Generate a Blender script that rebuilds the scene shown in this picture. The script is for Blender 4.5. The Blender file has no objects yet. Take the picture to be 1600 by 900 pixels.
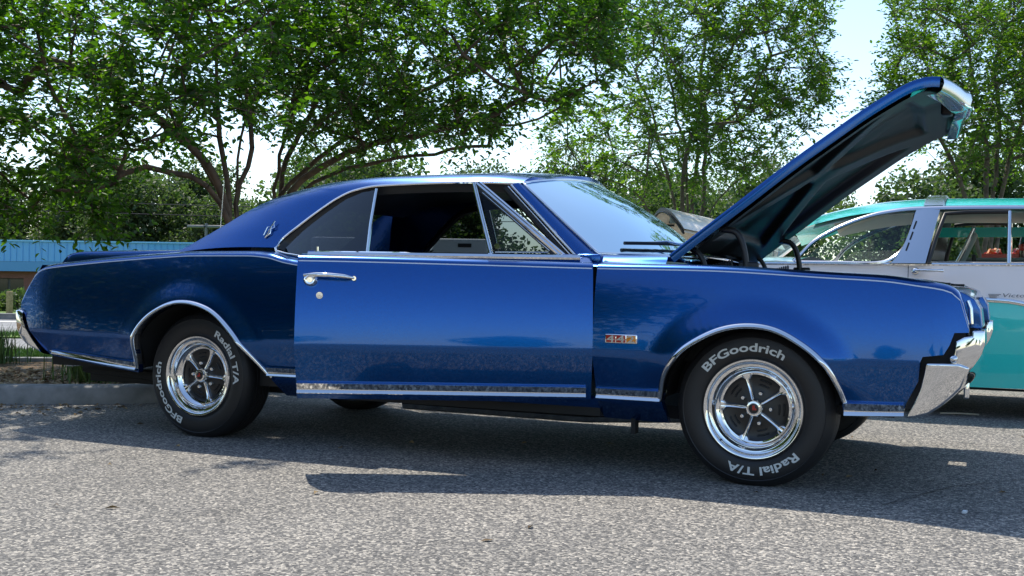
import bpy, bmesh, math, random
import numpy as np
from mathutils import Vector, Matrix, Quaternion
random.seed(7); RNG = np.random.default_rng(7)
SC = bpy.context.scene; COL = SC.collection
R = math.radians

# ------------------------------------------------------------------ camera
CAM = np.array([0.99527, -4.62603, 0.83630]); YAW, PITCH, ROLL = R(24.4872), R(-0.2844), R(0.79387)
FWD = np.array([-math.sin(YAW)*math.cos(PITCH), math.cos(YAW)*math.cos(PITCH), math.sin(PITCH)])
r0 = np.array([math.cos(YAW), math.sin(YAW), 0.0]); u0 = np.cross(r0, FWD)
RGT = math.cos(ROLL)*r0 + math.sin(ROLL)*u0; UPV = -math.sin(ROLL)*r0 + math.cos(ROLL)*u0
cd = bpy.data.cameras.new('camera'); cam = bpy.data.objects.new('camera', cd); COL.objects.link(cam)
cd.sensor_fit = 'HORIZONTAL'; cd.sensor_width = 36.0; cd.lens = 1732.4/1600*36.0
cd.clip_start = 0.05; cd.clip_end = 3000
M = Matrix(((RGT[0], UPV[0], -FWD[0], CAM[0]), (RGT[1], UPV[1], -FWD[1], CAM[1]), (RGT[2], UPV[2], -FWD[2], CAM[2]), (0, 0, 0, 1)))
cam.matrix_world = M; SC.camera = cam

# ------------------------------------------------------------------ sky, sun, exposure
SUN = Vector((-0.45, 0.42, 1.0)).normalized()
w = bpy.data.worlds.new('World'); SC.world = w; w.use_nodes = True
nt = w.node_tree; nt.nodes.clear()
sky = nt.nodes.new('ShaderNodeTexSky'); sky.sky_type = 'NISHITA'; sky.sun_disc = False
sky.sun_elevation = math.asin(SUN.z); sky.sun_rotation = math.atan2(SUN.x, SUN.y)
sky.air_density = 1.0; sky.dust_density = 0.5; sky.ozone_density = 1.6
bg = nt.nodes.new('ShaderNodeBackground'); bg.inputs[1].default_value = 0.15
wo = nt.nodes.new('ShaderNodeOutputWorld')
nt.links.new(sky.outputs[0], bg.inputs[0]); nt.links.new(bg.outputs[0], wo.inputs[0])
sl = bpy.data.lights.new('sun', 'SUN'); sl.energy = 3.4; sl.angle = R(0.53); sl.color = (1.0, 0.93, 0.81)
so = bpy.data.objects.new('sun', sl); COL.objects.link(so)
so.rotation_euler = SUN.to_track_quat('Z', 'Y').to_euler()
SC.render.engine = 'CYCLES'
SC.view_settings.view_transform = 'Standard'; SC.view_settings.look = 'None'
SC.view_settings.exposure = 0.76; SC.view_settings.gamma = 1.0; SC.view_settings.use_curve_mapping = False
SC.cycles.max_bounces = 10; SC.cycles.transparent_max_bounces = 16

# ------------------------------------------------------------------ material helpers
MATS = {}
def principled(name, color, rough=0.5, metal=0.0, **kw):
    m = bpy.data.materials.new(name); m.use_nodes = True
    b = m.node_tree.nodes['Principled BSDF']
    b.inputs['Base Color'].default_value = (*color, 1); b.inputs['Roughness'].default_value = rough
    b.inputs['Metallic'].default_value = metal
    for k, v in kw.items():
        b.inputs[k.replace('_', ' ')].default_value = v
    MATS[name] = m; return m
def nodes(m): return m.node_tree.nodes, m.node_tree.links, m.node_tree.nodes['Principled BSDF']
def add_noise_color(m, c1, c2, scale, detail=6, lo=0.35, hi=0.65, coord='Object', rough=0.55):
    N, Lk, b = nodes(m)
    tc = N.new('ShaderNodeTexCoord'); n = N.new('ShaderNodeTexNoise'); r = N.new('ShaderNodeValToRGB')
    n.inputs['Scale'].default_value = scale; n.inputs['Detail'].default_value = detail; n.inputs['Roughness'].default_value = rough
    r.color_ramp.elements[0].position = lo; r.color_ramp.elements[0].color = (*c1, 1)
    r.color_ramp.elements[1].position = hi; r.color_ramp.elements[1].color = (*c2, 1)
    Lk.new(tc.outputs[coord], n.inputs['Vector']); Lk.new(n.outputs['Fac'], r.inputs[0]); Lk.new(r.outputs[0], b.inputs['Base Color'])
    return tc, n, r
def add_bump(m, scale, strength, dist=0.01, coord='Object', kind='noise'):
    N, Lk, b = nodes(m)
    tc = N.new('ShaderNodeTexCoord'); bp = N.new('ShaderNodeBump')
    n = N.new('ShaderNodeTexNoise' if kind == 'noise' else 'ShaderNodeTexVoronoi')
    n.inputs['Scale'].default_value = scale
    bp.inputs['Strength'].default_value = strength; bp.inputs['Distance'].default_value = dist
    Lk.new(tc.outputs[coord], n.inputs['Vector']); Lk.new(n.outputs[0], bp.inputs['Height']); Lk.new(bp.outputs[0], b.inputs['Normal'])
def thin_glass(name, tint, refl=1.0, ior=1.5):
    m = bpy.data.materials.new(name); m.use_nodes = True; N = m.node_tree.nodes; Lk = m.node_tree.links; N.clear()
    t = N.new('ShaderNodeBsdfTransparent'); t.inputs[0].default_value = (*tint, 1)
    g = N.new('ShaderNodeBsdfGlossy'); g.inputs['Roughness'].default_value = 0.01; g.inputs[0].default_value = (refl*.78, refl*.96, refl, 1) if 'windshield' in name else (refl, refl, refl, 1)  # cyan of the reflected sky put into the windshield's gloss colour
    f = N.new('ShaderNodeFresnel'); f.inputs[0].default_value = ior
    mx = N.new('ShaderNodeMixShader'); o = N.new('ShaderNodeOutputMaterial')
    Lk.new(f.outputs[0], mx.inputs[0]); Lk.new(t.outputs[0], mx.inputs[1]); Lk.new(g.outputs[0], mx.inputs[2]); Lk.new(mx.outputs[0], o.inputs[0])
    MATS[name] = m; return m

paint = principled('blue_metallic_paint', (0.006, 0.045, 0.235), 0.22, 0.9, Coat_Weight=0.75, Coat_Roughness=0.03, Coat_IOR=1.5)
N_, L_, B_ = nodes(paint)          # fine metal flake in the base lobe
tc_ = N_.new('ShaderNodeTexCoord'); vo_ = N_.new('ShaderNodeTexVoronoi'); vo_.inputs['Scale'].default_value = 900
mx_ = N_.new('ShaderNodeMix'); mx_.data_type = 'RGBA'; mx_.inputs[6].default_value = (0.0, 0.053, 0.23, 1); mx_.inputs[7].default_value = (0.0, 0.092, 0.345, 1)
sp_ = N_.new('ShaderNodeSeparateColor'); L_.new(tc_.outputs['Object'], vo_.inputs['Vector']); L_.new(vo_.outputs['Color'], sp_.inputs[0])
L_.new(sp_.outputs[0], mx_.inputs[0]); L_.new(mx_.outputs[2], B_.inputs['Base Color'])
chrome = principled('chrome', (0.80, 0.81, 0.82), 0.04, 1.0)
brushed = principled('brushed_stainless', (0.66, 0.67, 0.69), 0.16, 1.0)
black = principled('black_satin', (0.010, 0.010, 0.011), 0.45)
gloss_black = principled('gloss_black_underhood', (0.005, 0.007, 0.008), 0.42, 0.0, Coat_Weight=0.08, Coat_Roughness=0.15, Specular_IOR_Level=0.3)
dark = principled('dark_interior_vinyl', (0.008, 0.008, 0.009), 0.55)
under = principled('underbody', (0.012, 0.012, 0.012), 0.8)
rubber = principled('tyre_rubber', (0.011, 0.011, 0.012), 0.52); add_bump(rubber, 60, 0.08, 0.004)
white_letter = principled('raised_white_letter', (0.62, 0.64, 0.62), 0.6)
wheel_black = principled('wheel_black', (0.012, 0.012, 0.013), 0.35)
red_enamel = principled('red_enamel', (0.42, 0.03, 0.02), 0.25)
orange_enamel = principled('orange_enamel', (0.75, 0.25, 0.02), 0.25)
grey_enamel = principled('grey_enamel', (0.12, 0.12, 0.12), 0.3)
pin = principled('white_pinstripe', (0.62, 0.66, 0.75), 0.3, Coat_Weight=1.0)
glass_clear = thin_glass('clear_glass', (0.80, 0.90, 0.88))
glass_tint = thin_glass('quarter_glass', (0.20, 0.22, 0.25), 0.6, 1.45)
glass_ws = thin_glass('windshield_glass', (0.60, 0.88, 0.84), 0.9, 1.42)
lens = principled('headlamp_lens', (0.75, 0.78, 0.8), 0.08, Coat_Weight=1.0)
red_lens = principled('tail_lens', (0.35, 0.01, 0.01), 0.15)
teal = principled('turquoise_paint', (0.0, 0.60, 0.53), 0.25, Coat_Weight=1.0, Coat_Roughness=0.02)
white_paint = principled('off_white_paint', (0.92, 0.82, 0.77), 0.3, Coat_Weight=0.6, Coat_Roughness=0.02)
cream = principled('cream_paint', (0.70, 0.60, 0.46), 0.3, Coat_Weight=0.8); add_noise_color(cream, (0.80, 0.72, 0.60), (0.86, 0.79, 0.68), 6)
tan_in = principled('tan_underside', (0.84, 0.70, 0.54), 0.6)
cream_vinyl = principled('cream_vinyl', (0.62, 0.60, 0.52), 0.6)
grey_vinyl = principled('grey_vinyl', (0.20, 0.24, 0.23), 0.55)

# ------------------------------------------------------------------ mesh helpers
def tag(o, label=None, cat=None, group=None, kind=None):
    for k, v in (('label', label), ('category', cat), ('group', group), ('kind', kind)):
        if v: o[k] = v
    return o
def link(o, parent=None):
    COL.objects.link(o)
    if parent: o.parent = parent
    return o
def empty(name, loc=(0, 0, 0), rz=0.0, parent=None):
    o = bpy.data.objects.new(name, None); o.empty_display_size = 0.2; o.location = loc; o.rotation_euler = (0, 0, rz)
    return link(o, parent)
def mesh(name, V, F, mat, parent=None, smooth=35, recalc=False, merge=0.0, flange=None):
    me = bpy.data.meshes.new(name); me.from_pydata([tuple(v) for v in V], [], [tuple(f) for f in F])
    if merge or recalc or flange:
        bm = bmesh.new(); bm.from_mesh(me)
        if merge:
            bmesh.ops.remove_doubles(bm, verts=bm.verts, dist=merge)
            bmesh.ops.dissolve_degenerate(bm, dist=1e-6, edges=bm.edges)
        if flange:
            be = [e for e in bm.edges if e.is_boundary]
            r = bmesh.ops.extrude_edge_only(bm, edges=be)
            for v in r['geom']:
                if isinstance(v, bmesh.types.BMVert): v.co += Vector(flange)
        if recalc: bmesh.ops.recalc_face_normals(bm, faces=bm.faces)
        bm.to_mesh(me); bm.free()
    if isinstance(mat, (list, tuple)):
        for m in mat: me.materials.append(m)
    else: me.materials.append(mat)
    if smooth:
        me.polygons.foreach_set('use_smooth', [True]*len(me.polygons))
        me.set_sharp_from_angle(angle=R(smooth))
    o = bpy.data.objects.new(name, me); return link(o, parent)
class MB:
    def __init__(s): s.V = []; s.F = []
    def add(s, V, F):
        n = len(s.V); s.V += [tuple(v) for v in V]; s.F += [tuple(i+n for i in f) for f in F]; return s
    def build(s, name, mat, parent=None, smooth=35, **k): return mesh(name, s.V, s.F, mat, parent, smooth, **k)
def grid(P, close_v=False):
    """P: [nu][nv] points -> V, F"""
    nu, nv = len(P), len(P[0]); V = [tuple(p) for row in P for p in row]; F = []
    for i in range(nu-1):
        for j in range(nv if close_v else nv-1):
            k = (j+1) % nv
            F.append((i*nv+j, (i+1)*nv+j, (i+1)*nv+k, i*nv+k))
    return V, F
def box(c, s, rz=0.0):
    cx, cy, cz = c; a, b, h = s[0]/2, s[1]/2, s[2]/2; V = []
    for z in (-h, h):
        for x, y in ((-a, -b), (a, -b), (a, b), (-a, b)):
            V.append((cx+x*math.cos(rz)-y*math.sin(rz), cy+x*math.sin(rz)+y*math.cos(rz), cz+z))
    return V, [(0, 3, 2, 1), (4, 5, 6, 7), (0, 1, 5, 4), (1, 2, 6, 5), (2, 3, 7, 6), (3, 0, 4, 7)]
def bevel_box(name, c, s, mat, parent, bev=0.01, seg=3, rz=0.0, rot=None):
    V, F = box((0, 0, 0), s); bm = bmesh.new(); vs = [bm.verts.new(v) for v in V]
    for f in F: bm.faces.new([vs[i] for i in f])
    bmesh.ops.bevel(bm, geom=bm.edges[:], offset=bev, segments=seg, profile=0.5, affect='EDGES')
    m = Matrix.Translation(c) @ (rot if rot else Matrix.Rotation(rz, 4, 'Z')); bm.transform(m)
    me = bpy.data.meshes.new(name); bm.to_mesh(me); bm.free(); me.materials.append(mat)
    me.polygons.foreach_set('use_smooth', [True]*len(me.polygons)); me.set_sharp_from_angle(angle=R(40))
    return link(bpy.data.objects.new(name, me), parent)
def tube(path, rad, n=8, cap=True, closed=False):
    P = [Vector(p) for p in path]; k = len(P); rad = rad if hasattr(rad, '__len__') else [rad]*k
    V = []; F = []; up = None
    for i in range(k):
        a = P[(i-1) % k] if (closed or i > 0) else P[i]; b = P[(i+1) % k] if (closed or i < k-1) else P[i]
        t = (b-a).normalized()
        if up is None:
            up = Vector((0, 0, 1)) if abs(t.z) < 0.9 else Vector((1, 0, 0))
        s = t.cross(up).normalized(); up = s.cross(t).normalized()
        for j in range(n):
            q = 2*math.pi*j/n; V.append(P[i]+(s*math.cos(q)+up*math.sin(q))*rad[i])
    for i in range(k if closed else k-1):
        i2 = (i+1) % k
        for j in range(n):
            F.append((i*n+j, i*n+(j+1) % n, i2*n+(j+1) % n, i2*n+j))
    if cap and not closed:
        F.append(tuple(range(n-1, -1, -1))); F.append(tuple((k-1)*n+j for j in range(n)))
    return V, F
def lathe(prof, n=64, c=(0, 0, 0), a0=0):
    """prof list of (radius, y); axis = Y"""
    V = []; F = []; m = len(prof)
    for i in range(n):
        a = 2*math.pi*i/n+a0
        for r, y in prof: V.append((c[0]+r*math.cos(a), c[1]+y, c[2]+r*math.sin(a)))
    for i in range(n):
        k = (i+1) % n
        for j in range(m-1): F.append((i*m+j, k*m+j, k*m+j+1, i*m+j+1))
    return V, F
def extrude_xz(name, poly, y0, y1, mat, parent, bev=0.0, seg=3, smooth=40, shear=None):
    """polygon in XZ extruded along Y, edges bevelled"""
    bm = bmesh.new(); a = [bm.verts.new((x, y0, z)) for x, z in poly]; f = bm.faces.new(a)
    r = bmesh.ops.extrude_face_region(bm, geom=[f])
    for v in r['geom']:
        if isinstance(v, bmesh.types.BMVert): v.co.y = y1
    bmesh.ops.recalc_face_normals(bm, faces=bm.faces)
    if bev: bmesh.ops.bevel(bm, geom=bm.edges[:], offset=bev, segments=seg, profile=0.5, affect='EDGES', clamp_overlap=True)
    if shear:
        for v in bm.verts: v.co = Vector(shear(v.co))
    me = bpy.data.meshes.new(name); bm.to_mesh(me); bm.free(); me.materials.append(mat)
    if smooth:
        me.polygons.foreach_set('use_smooth', [len(p.vertices) < 6 for p in me.polygons]); me.set_sharp_from_angle(angle=R(smooth))
    return link(bpy.data.objects.new(name, me), parent)
def text_mesh(body, size=1.0, extrude=0.0, offset=0.0, res=3):
    cu = bpy.data.curves.new('t', 'FONT'); cu.body = body; cu.size = size; cu.extrude = extrude; cu.offset = offset; cu.resolution_u = res
    o = bpy.data.objects.new('t', cu); COL.objects.link(o); dg = bpy.context.evaluated_depsgraph_get()
    me = bpy.data.meshes.new_from_object(o.evaluated_get(dg)); V = [tuple(v.co) for v in me.vertices]; F = [tuple(p.vertices) for p in me.polygons]
    bpy.data.objects.remove(o); bpy.data.curves.remove(cu); bpy.data.meshes.remove(me)
    return V, F
def pchip(xs, ys):
    xs = np.array(xs, float); ys = np.array(ys, float); o = np.argsort(xs); xs = xs[o]; ys = ys[o]
    h = np.diff(xs); d = np.diff(ys)/h; m = np.zeros(len(xs)); m[0] = d[0]; m[-1] = d[-1]
    for i in range(1, len(xs)-1):
        if d[i-1]*d[i] > 0:
            w1 = 2*h[i]+h[i-1]; w2 = h[i]+2*h[i-1]; m[i] = (w1+w2)/(w1/d[i-1]+w2/d[i])
    def f(x):
        x = np.clip(np.asarray(x, float), xs[0], xs[-1]); i = np.clip(np.searchsorted(xs, x)-1, 0, len(xs)-2)
        t = (x-xs[i])/h[i]; t2 = t*t; t3 = t2*t
        return (2*t3-3*t2+1)*ys[i]+(t3-2*t2+t)*h[i]*m[i]+(-2*t3+3*t2)*ys[i+1]+(t3-t2)*h[i]*m[i+1]
    return f
def pts(s): return [tuple(float(q) for q in a.split(',')) for a in s.split()]
def resample(P, step):
    P = np.array(P, float); d = np.r_[0, np.cumsum(np.linalg.norm(np.diff(P, axis=0), axis=1))]
    n = max(2, int(d[-1]/step)+1); s = np.linspace(0, d[-1], n)
    return np.stack([pchip(d, P[:, k])(s) for k in range(P.shape[1])], 1)
def smoothstep(t): t = np.clip(t, 0, 1); return t*t*(3-2*t)

# ================================================================== SETTING
def strip(name, quad_pts, z, mat, kind='structure'):
    V = [(x, y, z) for x, y in quad_pts]
    o = mesh(name, V, [tuple(range(len(V)))], mat, None, 0); o['kind'] = kind; return o
T2 = np.array([math.cos(YAW), math.sin(YAW)]); N2 = np.array([-math.sin(YAW), math.cos(YAW)])
def cf(t, n):          # ground position from sideways / forward metres
    q = CAM[:2]+T2*t+N2*n; return (float(q[0]), float(q[1]))

asphalt = principled('asphalt_aggregate', (0.2, 0.2, 0.2), 0.85)
N_, L_, B_ = nodes(asphalt)
tc_ = N_.new('ShaderNodeTexCoord')
v1 = N_.new('ShaderNodeTexVoronoi'); v1.inputs['Scale'].default_value = 105; v1.inputs['Randomness'].default_value = 1.0
v2 = N_.new('ShaderNodeTexVoronoi'); v2.inputs['Scale'].default_value = 240
ns = N_.new('ShaderNodeTexNoise'); ns.inputs['Scale'].default_value = 0.55; ns.inputs['Detail'].default_value = 6
for q in (v1, v2, ns): L_.new(tc_.outputs['Object'], q.inputs['Vector'])
s1 = N_.new('ShaderNodeSeparateColor'); L_.new(v1.outputs['Color'], s1.inputs[0])
s2 = N_.new('ShaderNodeSeparateColor'); L_.new(v2.outputs['Color'], s2.inputs[0])
ra = N_.new('ShaderNodeValToRGB'); e = ra.color_ramp.elements
e[0].position = 0.0; e[0].color = (0.035, 0.036, 0.04, 1); e[1].position = 1.0; e[1].color = (0.58, 0.53, 0.45, 1)
for ps, c in ((0.28, (0.074, 0.072, 0.068, 1)), (0.55, (0.15, 0.143, 0.132, 1)), (0.8, (0.30, 0.275, 0.235, 1))):
    q = e.new(ps); q.color = c
ad = N_.new('ShaderNodeMath'); ad.operation = 'MULTIPLY_ADD'; ad.inputs[1].default_value = 0.75
m2 = N_.new('ShaderNodeMath'); m2.operation = 'MULTIPLY'; m2.inputs[1].default_value = 0.25
L_.new(s2.outputs[1], m2.inputs[0]); L_.new(s1.outputs[0], ad.inputs[0]); L_.new(m2.outputs[0], ad.inputs[2]); L_.new(ad.outputs[0], ra.inputs[0])
mr = N_.new('ShaderNodeMapRange'); mr.inputs[1].default_value = 0.3; mr.inputs[2].default_value = 0.7; mr.inputs[3].default_value = 0.92; mr.inputs[4].default_value = 1.28
L_.new(ns.outputs[0], mr.inputs[0])
vm = N_.new('ShaderNodeVectorMath'); vm.operation = 'SCALE'; L_.new(ra.outputs[0], vm.inputs[0])
n4 = N_.new('ShaderNodeTexNoise'); n4.inputs['Scale'].default_value = 1.7; n4.inputs['Detail'].default_value = 4; L_.new(tc_.outputs['Object'], n4.inputs['Vector'])
r4 = N_.new('ShaderNodeMapRange'); r4.inputs[1].default_value = .60; r4.inputs[2].default_value = .74; r4.inputs[3].default_value = 1.0; r4.inputs[4].default_value = .72; L_.new(n4.outputs[0], r4.inputs[0])
m4 = N_.new('ShaderNodeMath'); m4.operation = 'MULTIPLY'; L_.new(mr.outputs[0], m4.inputs[0]); L_.new(r4.outputs[0], m4.inputs[1]); L_.new(m4.outputs[0], vm.inputs['Scale'])
L_.new(vm.outputs[0], B_.inputs['Base Color'])
bp = N_.new('ShaderNodeBump'); bp.inputs['Strength'].default_value = 0.7; bp.inputs['Distance'].default_value = 0.006
L_.new(v1.outputs['Distance'], bp.inputs['Height']); bp.invert = True; L_.new(bp.outputs[0], B_.inputs['Normal'])

grass_m = principled('grass_ground', (0.08, 0.16, 0.02), 0.9); add_noise_color(grass_m, (0.055, 0.11, 0.012), (0.15, 0.25, 0.035), 3.0, 8); add_bump(grass_m, 60, 0.6, 0.05)
road_m = principled('road_asphalt', (0.2, 0.2, 0.2), 0.85); add_noise_color(road_m, (0.17, 0.17, 0.17), (0.24, 0.235, 0.23), 8, 10)
concrete = principled('kerb_concrete', (0.3, 0.29, 0.27), 0.85); add_noise_color(concrete, (0.19, 0.19, 0.18), (0.30, 0.29, 0.275), 9, 10); add_bump(concrete, 120, 0.3, 0.004)
mulch_m = principled('mulch_soil', (0.16, 0.09, 0.045), 0.95); add_noise_color(mulch_m, (0.07, 0.04, 0.02), (0.34, 0.22, 0.11), 28, 10, 0.3, 0.7); add_bump(mulch_m, 45, 1.0, 0.05)

lot = strip('parking_lot', [cf(-70, -60), cf(70, -60), cf(70, 24), cf(-70, 24)], 0.0, asphalt)
# lawn beyond the lot, falling away towards the building
g = strip('lawn', [cf(-3.4, 13.2), cf(900, 13.2), cf(900, 21.05), cf(-3.4, 21.05)], 0.06, grass_m)
LV = []; LF = []
for i, (n, z) in enumerate(((21.05, 0.06), (27, 0.0), (45, -0.9), (140, -0.9), (1500, -0.9))):
    for t in (-900, 900): x, y = cf(t, n); LV.append((x, y, z))
    if i: LF.append((2*i-2, 2*i-1, 2*i+1, 2*i))
g = mesh('far_lawn', LV, LF, grass_m, None, 0); g['kind'] = 'structure'
strip('far_road', [cf(-60, 15.5), cf(-4.0, 15.5), cf(-4.0, 20.9), cf(-60, 20.9)], 0.008, road_m)
strip('near_road', [cf(-60, 11.8), cf(-4.2, 11.8), cf(-4.2, 14.6), cf(-60, 14.6)], 0.008, road_m)
roadpaint = principled('white_road_paint', (0.6, 0.6, 0.58), 0.7)
strip('road_marking', [cf(-30, 17.6), cf(-4.2, 17.6), cf(-4.2, 17.72), cf(-30, 17.72)], 0.014, roadpaint)
strip('road_marking', [cf(-9.35, 19.55), cf(-8.55, 19.55), cf(-8.55, 20.0), cf(-9.35, 20.0)], 0.014, roadpaint)
def slab(name, poly, z0, z1, mat, kind='structure', bev=0.0):
    bm = bmesh.new(); f = bm.faces.new([bm.verts.new((x, y, z0)) for x, y in poly])
    r = bmesh.ops.extrude_face_region(bm, geom=[f])
    for v in r['geom']:
        if isinstance(v, bmesh.types.BMVert): v.co.z = z1
    bmesh.ops.recalc_face_normals(bm, faces=bm.faces)
    if bev:
        ed = [e for e in bm.edges if all(v.co.z > (z0+z1)/2 for v in e.verts)]
        bmesh.ops.bevel(bm, geom=ed, offset=bev, segments=3, profile=0.5, affect='EDGES')
    me = bpy.data.meshes.new(name); bm.to_mesh(me); bm.free(); me.materials.append(mat)
    me.polygons.foreach_set('use_smooth', [True]*len(me.polygons)); me.set_sharp_from_angle(angle=R(30))
    o = link(bpy.data.objects.new(name, me)); o['kind'] = kind; return o
slab('median_grass', [cf(-60, 14.6), cf(-4.3, 14.6), cf(-4.3, 15.5), cf(-60, 15.5)], -0.05, 0.03, grass_m)
slab('verge_grass', [cf(-60, 10.25), cf(-1.6, 10.25), cf(-1.6, 11.8), cf(-60, 11.8)], -0.05, 0.03, grass_m)
slab('far_kerb', [cf(-60, 20.85), cf(-3.6, 20.85), cf(-3.6, 21.05), cf(-60, 21.05)], -0.05, 0.12, concrete)
slab('lawn_kerb', [cf(-3.5, 13.0), cf(60, 13.0), cf(60, 13.2), cf(-3.5, 13.2)], -0.05, 0.13, concrete, bev=0.02)
# planting island behind the car: kerb ring + mulch
def round_corner(P, i, r, n=8):
    a, b, c = (np.array(P[(i-1) % len(P)]), np.array(P[i]), np.array(P[(i+1) % len(P)]))
    u = (a-b)/np.linalg.norm(a-b); v = (c-b)/np.linalg.norm(c-b); out = []
    for k in range(n+1):
        t = k/n; out.append(tuple(b+u*r*(1-t)**2+v*r*t**2))
    return out
isl = [(-14.0, -4.93), (-3.95, 1.18), (-4.15, 4.28), (-15.2, -2.44)]
isl = [isl[0]]+round_corner(isl, 1, 0.7)+round_corner(isl, 2, 0.6)+[isl[3]]
def inset(P, d):
    P = np.array(P); c = P.mean(0); out = []
    n = len(P)
    for i in range(n):
        a, b, q = P[i-1], P[i], P[(i+1) % n]
        t1 = (b-a)/np.linalg.norm(b-a); t2 = (q-b)/np.linalg.norm(q-b)
        n1 = np.array([-t1[1], t1[0]]); n2 = np.array([-t2[1], t2[0]]); m = n1+n2; m /= np.linalg.norm(m)
        out.append(tuple(b+m*d/max(0.5, m@n1)))
    return out
outer = isl; inner = inset(isl, 0.17); n = len(outer); inner2 = inset(isl, 0.03)
V = [(x, y, -0.05) for x, y in outer]+[(x, y, 0.10) for x, y in inset(isl, 0.012)]+[(x, y, 0.118) for x, y in inner2]+[(x, y, 0.118) for x, y in inner]+[(x, y, 0.0) for x, y in inner]
F = [(k*n+i, k*n+(i+1) % n, (k+1)*n+(i+1) % n, (k+1)*n+i) for k in range(4) for i in range(n)]
kb = mesh('island_kerb', V, F, concrete, None, 50); kb['kind'] = 'structure'
mu = strip('mulch_bed', inner, 0.085, mulch_m)
# bark chips: loose pieces lying on the bed
CV = []; CF = []
for i in range(5200):
    t = random.random(); s = random.random()**1.3
    a = np.array(inner[0])*(1-t)+np.array([-4.25, 1.15])*t; x = a[0]*(1-s)+(a[0]-.75)*s; y = a[1]*(1-s)+(a[1]+1.3)*s+0.05
    l, b, h = random.uniform(.02, .06), random.uniform(.008, .022), random.uniform(.004, .012)
    V, F = box((0, 0, 0), (l, b, h)); m = Matrix.Translation((x, y, 0.09+random.uniform(0, .012))) @ Matrix.Rotation(random.uniform(0, 6.3), 4, 'Z') @ Matrix.Rotation(random.uniform(-.5, .5), 4, 'Y')
    nn = len(CV); CV += [tuple(m @ Vector(v)) for v in V]; CF += [tuple(q+nn for q in f) for f in F]
chip_m = principled('bark_chip', (0.3, 0.2, 0.1), 0.9); add_noise_color(chip_m, (0.12, 0.065, 0.03), (0.50, 0.36, 0.2), 14, 2, 0.35, 0.65)
ch = mesh('bark_chips', CV, CF, chip_m, None, 0); tag(ch, 'loose tan bark chips covering the kerbed planting bed', 'mulch', kind='stuff')
# grass blades
def blades(name, spots, mat, hmin, hmax, wid, lean=0.5):
    V = []; F = []
    for x, y, z in spots:
        h = random.uniform(hmin, hmax); a = random.uniform(0, 6.283); l = random.uniform(0, lean)*h; w2 = wid*random.uniform(.6, 1.3)
        dx, dy = math.cos(a), math.sin(a); nn = len(V)
        V += [(x-dy*w2, y+dx*w2, z), (x+dy*w2, y-dx*w2, z), (x+dx*l*.35+dy*w2*.7, y+dy*l*.35-dx*w2*.7, z+h*.6), (x+dx*l*.35-dy*w2*.7, y+dy*l*.35+dx*w2*.7, z+h*.6), (x+dx*l, y+dy*l, z+h*.98)]
        F += [(nn, nn+1, nn+2, nn+3), (nn+3, nn+2, nn+4)]
    return mesh(name, V, F, mat, None, 0)
blade_m = principled('grass_blade', (0.1, 0.2, 0.02), 0.6); add_noise_color(blade_m, (0.075, 0.16, 0.015), (0.20, 0.32, 0.05), 2.5, 4)
blade_m.node_tree.nodes['Principled BSDF'].inputs['Transmission Weight'].default_value = 0.0
sp = [(*cf(random.uniform(-7.2, -3.4), random.uniform(10.3, 11.75)), 0.03) for i in range(9000)]
sp += [(*cf(random.uniform(-9.5, -5.5), random.uniform(14.65, 15.45)), 0.03) for i in range(2500)]
tag(blades('verge_blades', sp, blade_m, .03, .085, .006), 'bright green grass on the verges behind the kerbed bed', 'grass', kind='stuff')
tuft_m = principled('dark_grass_blade', (0.05, 0.10, 0.02), 0.6); add_noise_color(tuft_m, (0.03, 0.07, 0.012), (0.13, 0.19, 0.04), 5, 4)
def tuft(cx, cy, n, r, h, label):
    s = [(cx+random.gauss(0, r), cy+random.gauss(0, r), .09) for i in range(n)]
    o = blades('grass_clump', s, tuft_m, h*.5, h, .006, 1.1); tag(o, label, 'plant', 'grass clumps in the planting bed')
tuft(-4.95, 1.45, 420, .16, .42, 'dark green grass clump growing in the mulch under the blue car tail')
tuft(-5.35, 1.75, 160, .10, .34, 'small grass clump in the mulch just left of the large clump')
tuft(-6.95, 2.15, 160, .10, .38, 'wispy grass clump at the left end of the planting bed')

# ================================================================== BLUE COUPE
YC = 0.85
car = empty('blue_coupe', (0, YC, 0))
tag(car, 'shiny dark blue two-door coupe with raised hood and passenger door ajar', 'car')
zc_f = pchip([-4.2, -3.3, -2.6, -2.2, -1.9, -0.7, 0.3, 0.85], [.527, .518, .514, .525, .538, .536, .539, .542])
pin_f = pchip([-4.19, -4.12, -4.065, -4.021, -3.947, -3.803, -3.522, -3.186, -2.927, -2.597, -2.477, -2.359, -2.25, -2.0, -1.2, -.69, -.203, .32, .516, .646, .744, .79, .809, .83],
              [.655, .78, .849, .869, .881, .894, .917, .939, .951, .952, .944, .918, .905, .918, .909, .901, .895, .869, .859, .842, .826, .80, .76, .675])
wc_f = pchip([-4.2, -3.9, -3.3, -2.9, -2.3, -1.7, -1.0, -.4, 0, .4, .7, .83], [.885, .928, .944, .948, .934, .928, .931, .939, .943, .940, .925, .893])
ARF = pts('-.388,.228 -.386,.335 -.36,.434 -.315,.507 -.251,.572 -.132,.637 -.013,.661 .103,.647 .217,.587 .296,.517 .341,.433 .364,.368 .368,.318')
ARR = pts('-3.302,.325 -3.293,.345 -3.279,.428 -3.253,.528 -3.166,.622 -3.039,.686 -2.927,.699 -2.814,.678 -2.727,.636 -2.637,.561 -2.55,.464 -2.47,.365 -2.43,.33 -2.412,.24')
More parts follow.
